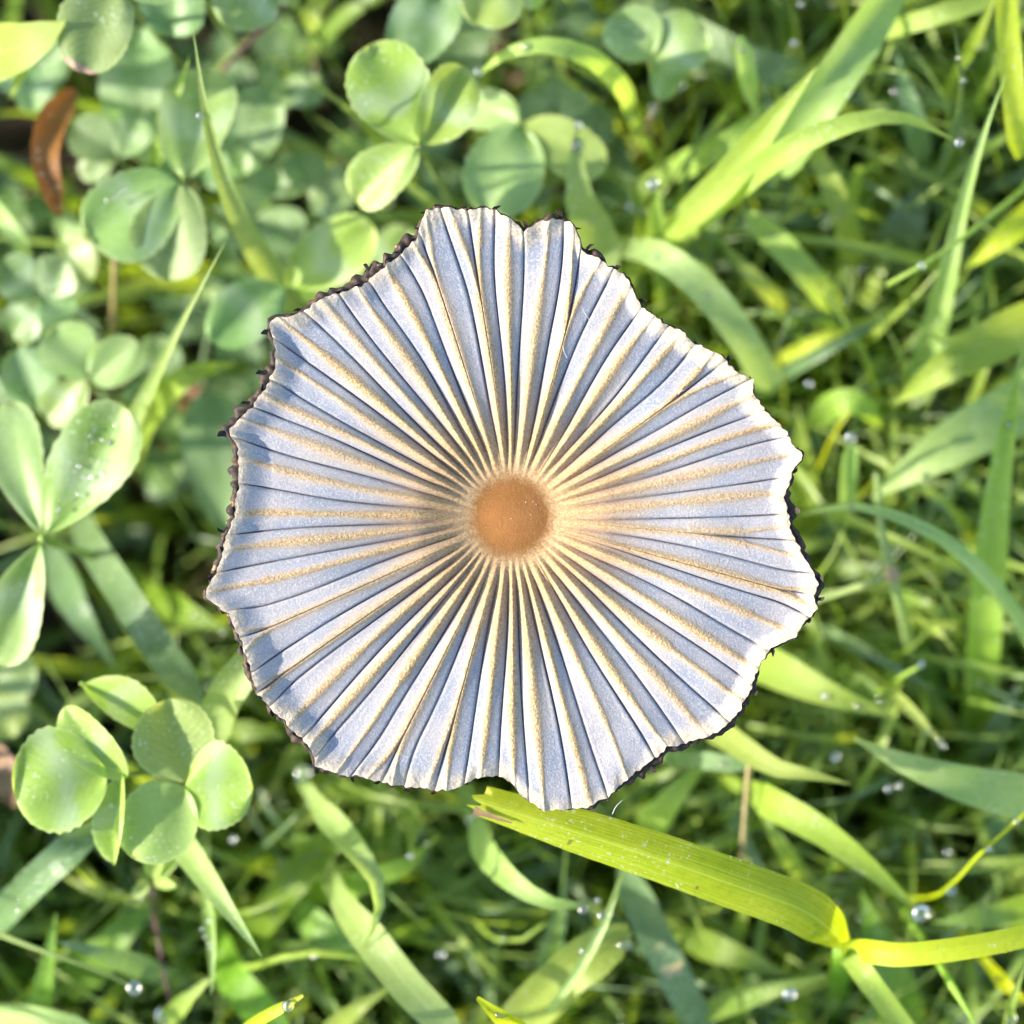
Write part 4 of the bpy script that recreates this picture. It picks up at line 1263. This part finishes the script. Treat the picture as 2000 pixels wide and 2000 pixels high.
clover('faint small clover deep beside the dead leaf', (70, 130, 2.8), [(130, 105, 2.9, 88), (60, 215, 2.9, 76), (-20, 150, 2.8, 80)], 'clover_blue')
clover('clover curling in shade below the chevron-marked pair', (120, 470, 3.0), [(175, 545, 3.1, 88, {'foldup': .6}), (150, 430, 3.1, 70)], 'clover')
clover('small glaucous clover between the leaning pale stem and lime arch', (330, 760, 2.6), [(300, 660, 2.8, 90), (250, 800, 2.7, 80)], 'clover_blue')
clover('dim clover with small leaflets in the gap above the cap', (720, 560, 2.6), [(800, 450, 2.8, 100), (650, 470, 2.7, 90)], 'clover')


# flower bud of a clover under the light clovers
fb = empty('flower_bud', P(300, 1715, 0))
tag(fb, 'tiny crumpled lime flower bud below the light clover', 'flower bud')
ln, _ = catmull([P(310, 1745, -0.1), P(312, 1745, 2.0), P(304, 1715, 3.9)], 14)
v, f, uvs = tube(ln, np.full(14, pxw(10, 4) / 2), 7)
mesh_obj('stalk', v, f, 'stem', fb, uvs)
for (x, y, tx, ty, ww, zz) in ((296, 1712, 286, 1672, 24, 4.1), (304, 1712, 330, 1690, 26, 4.2), (304, 1716, 322, 1730, 26, 4.15), (292, 1720, 262, 1752, 26, 4.0), (298, 1712, 302, 1690, 26, 4.25)):
    v, f, uvs = leaflet_mesh(P(x, y, 3.95), P(tx, ty, zz), pxw(ww, 4), foldup=.8, droop=.3, seed=x + tx, na=8, nc=5)
    mesh_obj('petal', v, f, 'clover_light', fb, uvs)


# ------------------------------------------------------------------ dew drops
def drop_mesh(rad, squash=0.85, seg=20, rings=12):
    vv, ff = [], []
    vv.append((0, 0, rad * squash))
    for i in range(1, rings):
        a = math.pi * i / rings
        for k in range(seg):
            b = 2 * math.pi * k / seg
            vv.append((rad * math.sin(a) * math.cos(b), rad * math.sin(a) * math.sin(b), rad * squash * math.cos(a)))
    vv.append((0, 0, -rad * squash))
    for k in range(seg):
        ff.append((0, 1 + k, 1 + (k + 1) % seg))
    for i in range(rings - 2):
        for k in range(seg):
            a = 1 + i * seg + k
            b = 1 + i * seg + (k + 1) % seg
            ff.append((a, a + seg, b + seg, b))
    last = len(vv) - 1
    o0 = 1 + (rings - 2) * seg
    for k in range(seg):
        ff.append((last, o0 + (k + 1) % seg, o0 + k))
    me = bpy.data.meshes.new('dew_drop')
    me.from_pydata(vv, [], ff)
    me.polygons.foreach_set('use_smooth', [True] * len(me.polygons))
    me.materials.append(M['water'])
    return me


drop_me = drop_mesh(1.0, 0.8)


def drop(px, py, z, rpx, label, group=None):
    o = bpy.data.objects.new('dew_drop', drop_me)
    C.objects.link(o)
    r = pxw(rpx, z) * (0.82 if rpx < 16 else 0.85)
    best = None
    for lb, pts in BLADES:            # let the drop sit on the nearest blade
        for i in range(len(pts) - 1):
            for q in np.linspace(0, 1, 13):
                c_ = [pts[i][k] + (pts[i + 1][k] - pts[i][k]) * q for k in range(3)]
                d_ = math.hypot(c_[0] - px, c_[1] - py)
                if best is None or d_ < best[0]:
                    best = (d_, c_)
    if rpx > 6 and best[0] < 45:
        c_ = best[1]
        px, py, z = c_[0] + (px - c_[0]) * .5, c_[1] + (py - c_[1]) * .5, c_[2] + r * 0.75
    o.location = P(px, py, z)
    o.scale = (r, r * random.uniform(.85, 1.15), r * random.uniform(.75, 1))
    o.rotation_euler = (random.uniform(-.4, .4), random.uniform(-.4, .4), random.uniform(0, 3))
    tag(o, label, 'dew drop', group)


drop(1797, 1787, 4.55, 24, 'large clear drop at the tip of the lance-shaped pale lime blade')
drop(1025, 90, 4.28, 13, 'bright drop on the crown of the hoop-shaped blade')
drop(378, 228, 4.85, 11, 'bright drop on the tall needle-tipped blade')
drop(1878, 281, 4.35, 12, 'ringed drop at the tip of the arching pale lime blade')
drop(1662, 849, 4.35, 13, 'round drop on top of the short pale blade near the cap')
drop(1802, 1297, 4.35, 11, 'round drop at the end of the short pale stalk')
drop(1721, 1362, 4.32, 13, 'brightest drop at the base of the narrow green blade tip')
drop(1672, 1383, 4.3, 10, 'golden ringed drop on the green blade pointing out from the cap')
drop(592, 1510, 3.2, 20, 'dark round drop under the cap near the light clover')
drop(311, 1976, 3.75, 22, 'big clear drop at the foot of the thin brown stem')
drop(262, 1931, 4.15, 16, 'drop hanging at the end of the dry twig')
drop(1780, 1582, 4.2, 9, 'small grey drop below the broad glaucous blade')
drop(1232, 1862, 4.12, 16, 'bluish drop on the broad lime blade end')
drop(1868, 1750, 3.7, 14, 'pale drop beside the straight yellow stalk')
drop(1976, 1990, 3.9, 18, 'blue drop beside the slim green blade')
drop(1546, 1962, 3.75, 18, 'drop under the frayed green blade')
G_T = 'small drops scattered on the turf'
L_T = 'small dew drop among the grass blades'
for (x, y, z, r) in ((1275, 30, 3.9, 11), (1564, 8, 3.8, 9), (1552, 84, 3.7, 10), (1520, 92, 3.7, 8), (1728, 182, 3.9, 11), (1448, 95, 4.05, 12),
                     (1345, 178, 3.6, 13), (1325, 182, 3.5, 9), (1768, 420, 4.1, 11), (1757, 423, 4.1, 10), (1690, 535, 3.6, 12), (1664, 573, 3.6, 11),
                     (1783, 615, 3.8, 8), (1924, 718, 4.2, 8), (1640, 700, 3.6, 9), (1580, 750, 3.6, 11), (1870, 908, 4.1, 10), (2000, 592, 3.9, 12),
                     (1265, 355, 3.9, 15), (1245, 410, 3.7, 12), (1212, 408, 3.6, 13), (1262, 415, 3.7, 10), (1135, 240, 3.95, 12), (1130, 285, 3.95, 16),
                     (1235, 240, 3.7, 10), (933, 135, 3.9, 12), (1632, 1478, 3.9, 12), (1607, 1365, 3.9, 10), (1735, 1540, 3.9, 12), (1755, 1535, 3.9, 9),
                     (1850, 1665, 3.6, 9), (1980, 1445, 3.5, 9), (1140, 1786, 4.3, 13), (1170, 1786, 4.3, 13), (1135, 1852, 4.1, 11), (802, 1672, 3.9, 9),
                     (861, 1865, 3.5, 11), (614, 1636, 3.3, 8), (455, 1640, 3.6, 10), (1660, 1800, 3.2, 7), (905, 1600, 3.7, 13), (565, 1970, 4.0, 14),
                     (305, 1640, 4.0, 9), (1985, 1090, 3.5, 13), (1920, 100, 3.8, 8)):
    best = None
    for lb, pts in BLADES:
        if len(lb.split()) > 12:
            continue
        for i in range(len(pts) - 1):
            for q in np.linspace(0, 1, 9):
                d_ = math.hypot(pts[i][0] + (pts[i + 1][0] - pts[i][0]) * q - x, pts[i][1] + (pts[i + 1][1] - pts[i][1]) * q - y)
                if best is None or d_ < best[0]:
                    best = (d_, lb)
    lab = 'small dew drop by the ' + best[1]
    lab = lab if len(lab.split()) <= 16 else 'dew drop by ' + best[1]
    drop(x, y, z, r, lab, G_T)
rg = np.random.default_rng(5)
for k in range(26):
    t = rg.uniform(0.25, 0.9)
    x = 82 + (232 - 82) * t + rg.uniform(-45, 45) * (1 - abs(t - .5))
    y = 1052 + (800 - 1052) * t + rg.uniform(-25, 25)
    drop(x, y, 4.43, rg.uniform(2.6, 5.5), 'fine dew bead on the big chevron clover leaflet', 'dew beads on the big clover')
for lb, pts in BLADES:
    if len(lb.split()) > 10 or pts[-1][0] < 0 or rg.random() < 0.2:
        continue
    for k in range(rg.integers(1, 4)):
        i = rg.integers(max(0, len(pts) - 3), len(pts) - 1)
        q = rg.uniform(0.2, 1.0)
        c_ = [pts[i][j] + (pts[i + 1][j] - pts[i][j]) * q for j in range(3)]
        drop(c_[0] + rg.uniform(-14, 14), c_[1] + rg.uniform(-14, 14), c_[2], rg.uniform(6.2, 9.5), 'fine dew bead on the ' + lb, 'dew beads on single blades')
for (x, y) in ((205, 392), (222, 385), (236, 376), (246, 371)):
    drop(x, y, 4.1, 4.5, 'tiny dew bead in a row on the white chevron clover', 'row of dew beads on clover')
for k in range(14):
    t = rg.uniform(0.15, 0.8)
    drop(-20 + 200 * t + rg.uniform(-8, 8), 1820 - 200 * t + rg.uniform(-8, 8), 4.22, rg.uniform(2.5, 4.5), 'fine dew bead on the dark bluish blade under the light clover', 'dew beads on the dark blade')
for (x, y) in ((407, 1800), (400, 1830), (410, 1845), (396, 1815)):
    drop(x, y, 4.3, 6, 'dew bead on the narrow pale blade beside the black gap', 'dew beads on the narrow pale blade')


# ------------------------------------------------------------------ turf that nobody could count
def region(x, y):
    """0 = clover ground, 1 = grass, by place (cm)"""
    d = (x * 0.80 - y * 0.62) + 0.9 + 0.6 * noise.noise(Vector((x * 0.5, y * 0.5, 3)))
    return 1 / (1 + math.exp(-d * 2.0))


def stuff_grass():
    rg = np.random.default_rng(77)
    sets = {'green': ([], [], []), 'lime': ([], [], []), 'blue': ([], [], [])}
    count = 0
    for k in range(11500):
        if k < 7300:
            x, y = rg.uniform(-5.5, 5.5, 2)
        else:
            x, y = rg.uniform(-17, 17, 2)
            if max(abs(x), abs(y)) < 5.5:
                continue
        if rg.random() > 0.10 + 0.90 * region(x, y):
            continue
        near = max(abs(x), abs(y)) < 4.6
        dens = noise.noise(Vector((x * 0.55, y * 0.55, 9)))
        if near and dens < -0.28 and rg.random() < 0.8:
            continue
        H = rg.uniform(1.1, 3.2) if near else rg.uniform(1.4, 3.4)
        Lr = rg.uniform(0.4, 1.9)
        a = rg.uniform(0, 6.28)
        d = np.array((math.cos(a), math.sin(a), 0))
        b = np.array((x, y, -0.1))
        pts = [b, b + d * Lr * .15 + (0, 0, H * .55), b + d * Lr * .5 + (0, 0, H * .95), b + d * Lr + (0, 0, H * rg.uniform(.6, 1.0))]
        ln, _ = catmull(pts, 9)
        w0 = rg.uniform(0.045, 0.17)
        t = np.linspace(0, 1, 9)
        wd = w0 * np.clip(1 - t ** 2.4, 0.03, 1)
        key = rg.choice(['green', 'lime', 'blue'], p=[.45, .37, .18])
        v, f, uvs = ribbon(ln, wd, rg.uniform(.1, .5), np.full(9, rg.uniform(-.4, .4)), 3, 0, 0, k)
        V, F, U = sets[key]
        o = len(V)
        V.extend(v)
        U.extend(uvs)
        F.extend([tuple(i + o for i in ff) for ff in f])
        count += 1
    # fine tangle standing between the broad blades
    for k in range(2700):
        x, y = rg.uniform(-4.4, 4.8, 2)
        if rg.random() > region(x, y) ** 2 or math.hypot(x, y) < 1.0:
            continue
        H = rg.uniform(2.0, 3.8)
        a = rg.uniform(0, 6.28)
        d = np.array((math.cos(a), math.sin(a), 0))
        b = np.array((x, y, -0.1))
        Lr = rg.uniform(.4, 1.8)
        ln, _ = catmull([b, b + d * Lr * .15 + (0, 0, H * .55), b + d * Lr * .55 + (0, 0, H * .95), b + d * Lr + (0, 0, H * rg.uniform(.75, 1.0))], 11)
        wd = rg.uniform(.03, .12) * np.clip(1 - np.linspace(0, 1, 11) ** 2.0, .04, 1)
        key = rg.choice(['green', 'lime', 'blue'], p=[.35, .5, .15])
        v, f, uvs = ribbon(ln, wd, .4, np.full(11, rg.uniform(-.5, .5)), 3, 0, 0, k)
        V, F, U = sets[key]
        o = len(V)
        V.extend(v)
        U.extend(uvs)
        F.extend([tuple(i + o for i in ff) for ff in f])
    # middling blades lying over one another in the sunny turf
    for k in range(620):
        x, y = rg.uniform(-4.2, 4.8, 2)
        if rg.random() > region(x, y) ** 1.5 or math.hypot(x, y) < 1.0:
            continue
        H = rg.uniform(2.3, 3.6)
        a = rg.uniform(0, 6.28)
        d = np.array((math.cos(a), math.sin(a), 0))
        b = np.array((x, y, -0.1))
        Lr = rg.uniform(.8, 2.4)
        ln, _ = catmull([b, b + d * Lr * .12 + (0, 0, H * .55), b + d * Lr * .5 + (0, 0, H * .97), b + d * Lr + (0, 0, H * rg.uniform(.75, .95))], 13)
        tt = np.linspace(0, 1, 13)
        wd = rg.uniform(.08, .18) * np.clip(1 - tt ** 2.6, .03, 1) * (0.6 + 0.4 * np.clip(tt / .4, 0, 1))
        key = rg.choice(['green', 'lime', 'blue'], p=[.25, .62, .13])
        v, f, uvs = ribbon(ln, wd, .3, np.full(13, rg.uniform(-.4, .4)), 5, 0.02, 0, k)
        V, F, U = sets[key]
        o = len(V)
        V.extend(v)
        U.extend(uvs)
        F.extend([tuple(i + o for i in ff) for ff in f])
    # taller growth just past the left side of the view
    for k in range(420):
        x, y = rg.uniform(-9.5, -3.9), rg.uniform(-8, 0)
        H = rg.uniform(2.6, 4.4) + (0.8 if y < -0.8 else 0)
        a = rg.uniform(1.2, 5.1)
        d = np.array((math.cos(a), math.sin(a), 0))
        b = np.array((x, y, -0.1))
        Lr = rg.uniform(.3, 1.1)
        ln, _ = catmull([b, b + d * Lr * .1 + (0, 0, H * .5), b + d * Lr * .4 + (0, 0, H * .9), b + d * Lr + (0, 0, H)], 10)
        wd = rg.uniform(.12, .26) * np.clip(1 - np.linspace(0, 1, 10) ** 2.4, .03, 1)
        key = rg.choice(['green', 'lime', 'blue'])
        v, f, uvs = ribbon(ln, wd, .3, np.full(10, rg.uniform(-.4, .4)), 3, 0, 0, k)
        V, F, U = sets[key]
        o = len(V)
        V.extend(v)
        U.extend(uvs)
        F.extend([tuple(i + o for i in ff) for ff in f])
    names = {'green': 'mid-green turf grass filling the ground', 'lime': 'lime turf grass filling the ground', 'blue': 'bluish turf grass filling the ground'}
    for key, (V, F, U) in sets.items():
        o = mesh_obj('turf_grass', V, F, 'turf_' + key, None, U)
        tag(o, names[key], 'grass')
        o['kind'] = 'stuff'


def stuff_clover():
    rg = np.random.default_rng(31)
    sets = {'clover': ([], [], []), 'clover_blue': ([], [], [])}
    for k in range(1700):
        if k < 560:
            x, y = rg.uniform(-5, 5, 2)
        else:
            x, y = rg.uniform(-17, 17, 2)
            if max(abs(x), abs(y)) < 5:
                continue
        if rg.random() < region(x, y) * 1.05:
            continue
        near = max(abs(x), abs(y)) < 4.6
        z = rg.uniform(0.4, 2.4) if near else rg.uniform(0.8, 3.4)
        key = 'clover' if rg.random() < .45 else 'clover_blue'
        V, F, U = sets[key]
        a0 = rg.uniform(0, 6.28)
        L = rg.uniform(.14, .36)
        J = np.array((x, y, z))
        for q in range(3):
            a = a0 + q * 2.09
            tipp = J + np.array((math.cos(a) * L, math.sin(a) * L, rg.uniform(-.08, .08)))
            v, f, uvs = leaflet_mesh(J, tipp, L * rg.uniform(.75, .95), seed=k * 3 + q, na=7, nc=5)
            o = len(V)
            V.extend(v)
            U.extend(uvs)
            F.extend([tuple(i + o for i in ff) for ff in f])
        ln, _ = catmull([(x + rg.uniform(-.2, .2), y + rg.uniform(-.2, .2), -.1), (x, y, z * .6), J], 6)
        v, f, uvs = tube(ln, np.full(6, .017), 5)
        o = len(V)
        V.extend(v)
        U.extend([(0.5, 0.2)] * len(v))
        F.extend([tuple(i + o for i in ff) for ff in f])
    names = {'clover': 'low green clover leaves covering the soil', 'clover_blue': 'low glaucous clover leaves covering the soil'}
    for key, (V, F, U) in sets.items():
        o = mesh_obj('clover_cover', V, F, 'turf_' + key, None, U)
        tag(o, names[key], 'clover')
        o['kind'] = 'stuff'


def stuff_litter():
    rg = np.random.default_rng(8)
    V, F, U = [], [], []
    for k in range(700):
        x, y = rg.uniform(-6, 6, 2) if k < 450 else rg.uniform(-16, 16, 2)
        a = rg.uniform(0, 6.28)
        L = rg.uniform(.15, .9)
        z = rg.uniform(0.02, .5)
        d = np.array((math.cos(a), math.sin(a), rg.uniform(-.2, .2))) * L
        b = np.array((x, y, z))
        ln, _ = catmull([b, b + d * .5 + (0, 0, rg.uniform(0, .1)), b + d], 6)
        w0 = rg.uniform(.03, .14)
        v, f, uvs = ribbon(ln, w0 * np.array([.3, .8, 1, 1, .7, .15]), .4, np.full(6, rg.uniform(-1, 1)), 3, .1, 0, k)
        o = len(V)
        V.extend(v)
        U.extend(uvs)
        F.extend([tuple(i + o for i in ff) for ff in f])
    o = mesh_obj('leaf_litter', V, F, 'litter', None, U)
    tag(o, 'brown shreds of dead leaves and straw on the soil', 'litter')
    o['kind'] = 'stuff'


def stuff_thatch():
    rg = np.random.default_rng(18)
    V, F, U = [], [], []
    for k in range(520):
        x, y = rg.uniform(-6, 6, 2) if k < 380 else rg.uniform(-14, 14, 2)
        a = rg.uniform(0, 6.28)
        L = rg.uniform(.3, 1.5)
        z = rg.uniform(0.2, 2.0)
        d = np.array((math.cos(a), math.sin(a), rg.uniform(-.5, .5))) * L
        b = np.array((x, y, z))
        ln, _ = catmull([b - (0, 0, .2), b + d * .5 + (0, 0, rg.uniform(-.05, .15)), b + d], 7)
        v, f, uvs = tube(ln, np.linspace(rg.uniform(.008, .02), .006, 7), 5)
        o = len(V)
        V.extend(v)
        U.extend(uvs)
        F.extend([tuple(i + o for i in ff) for ff in f])
    o = mesh_obj('dry_thatch', V, F, 'straw', None, U)
    tag(o, 'thin straw-coloured dead stems tangled low in the turf', 'thatch')
    o['kind'] = 'stuff'


stuff_grass()
stuff_thatch()
stuff_clover()
stuff_litter()
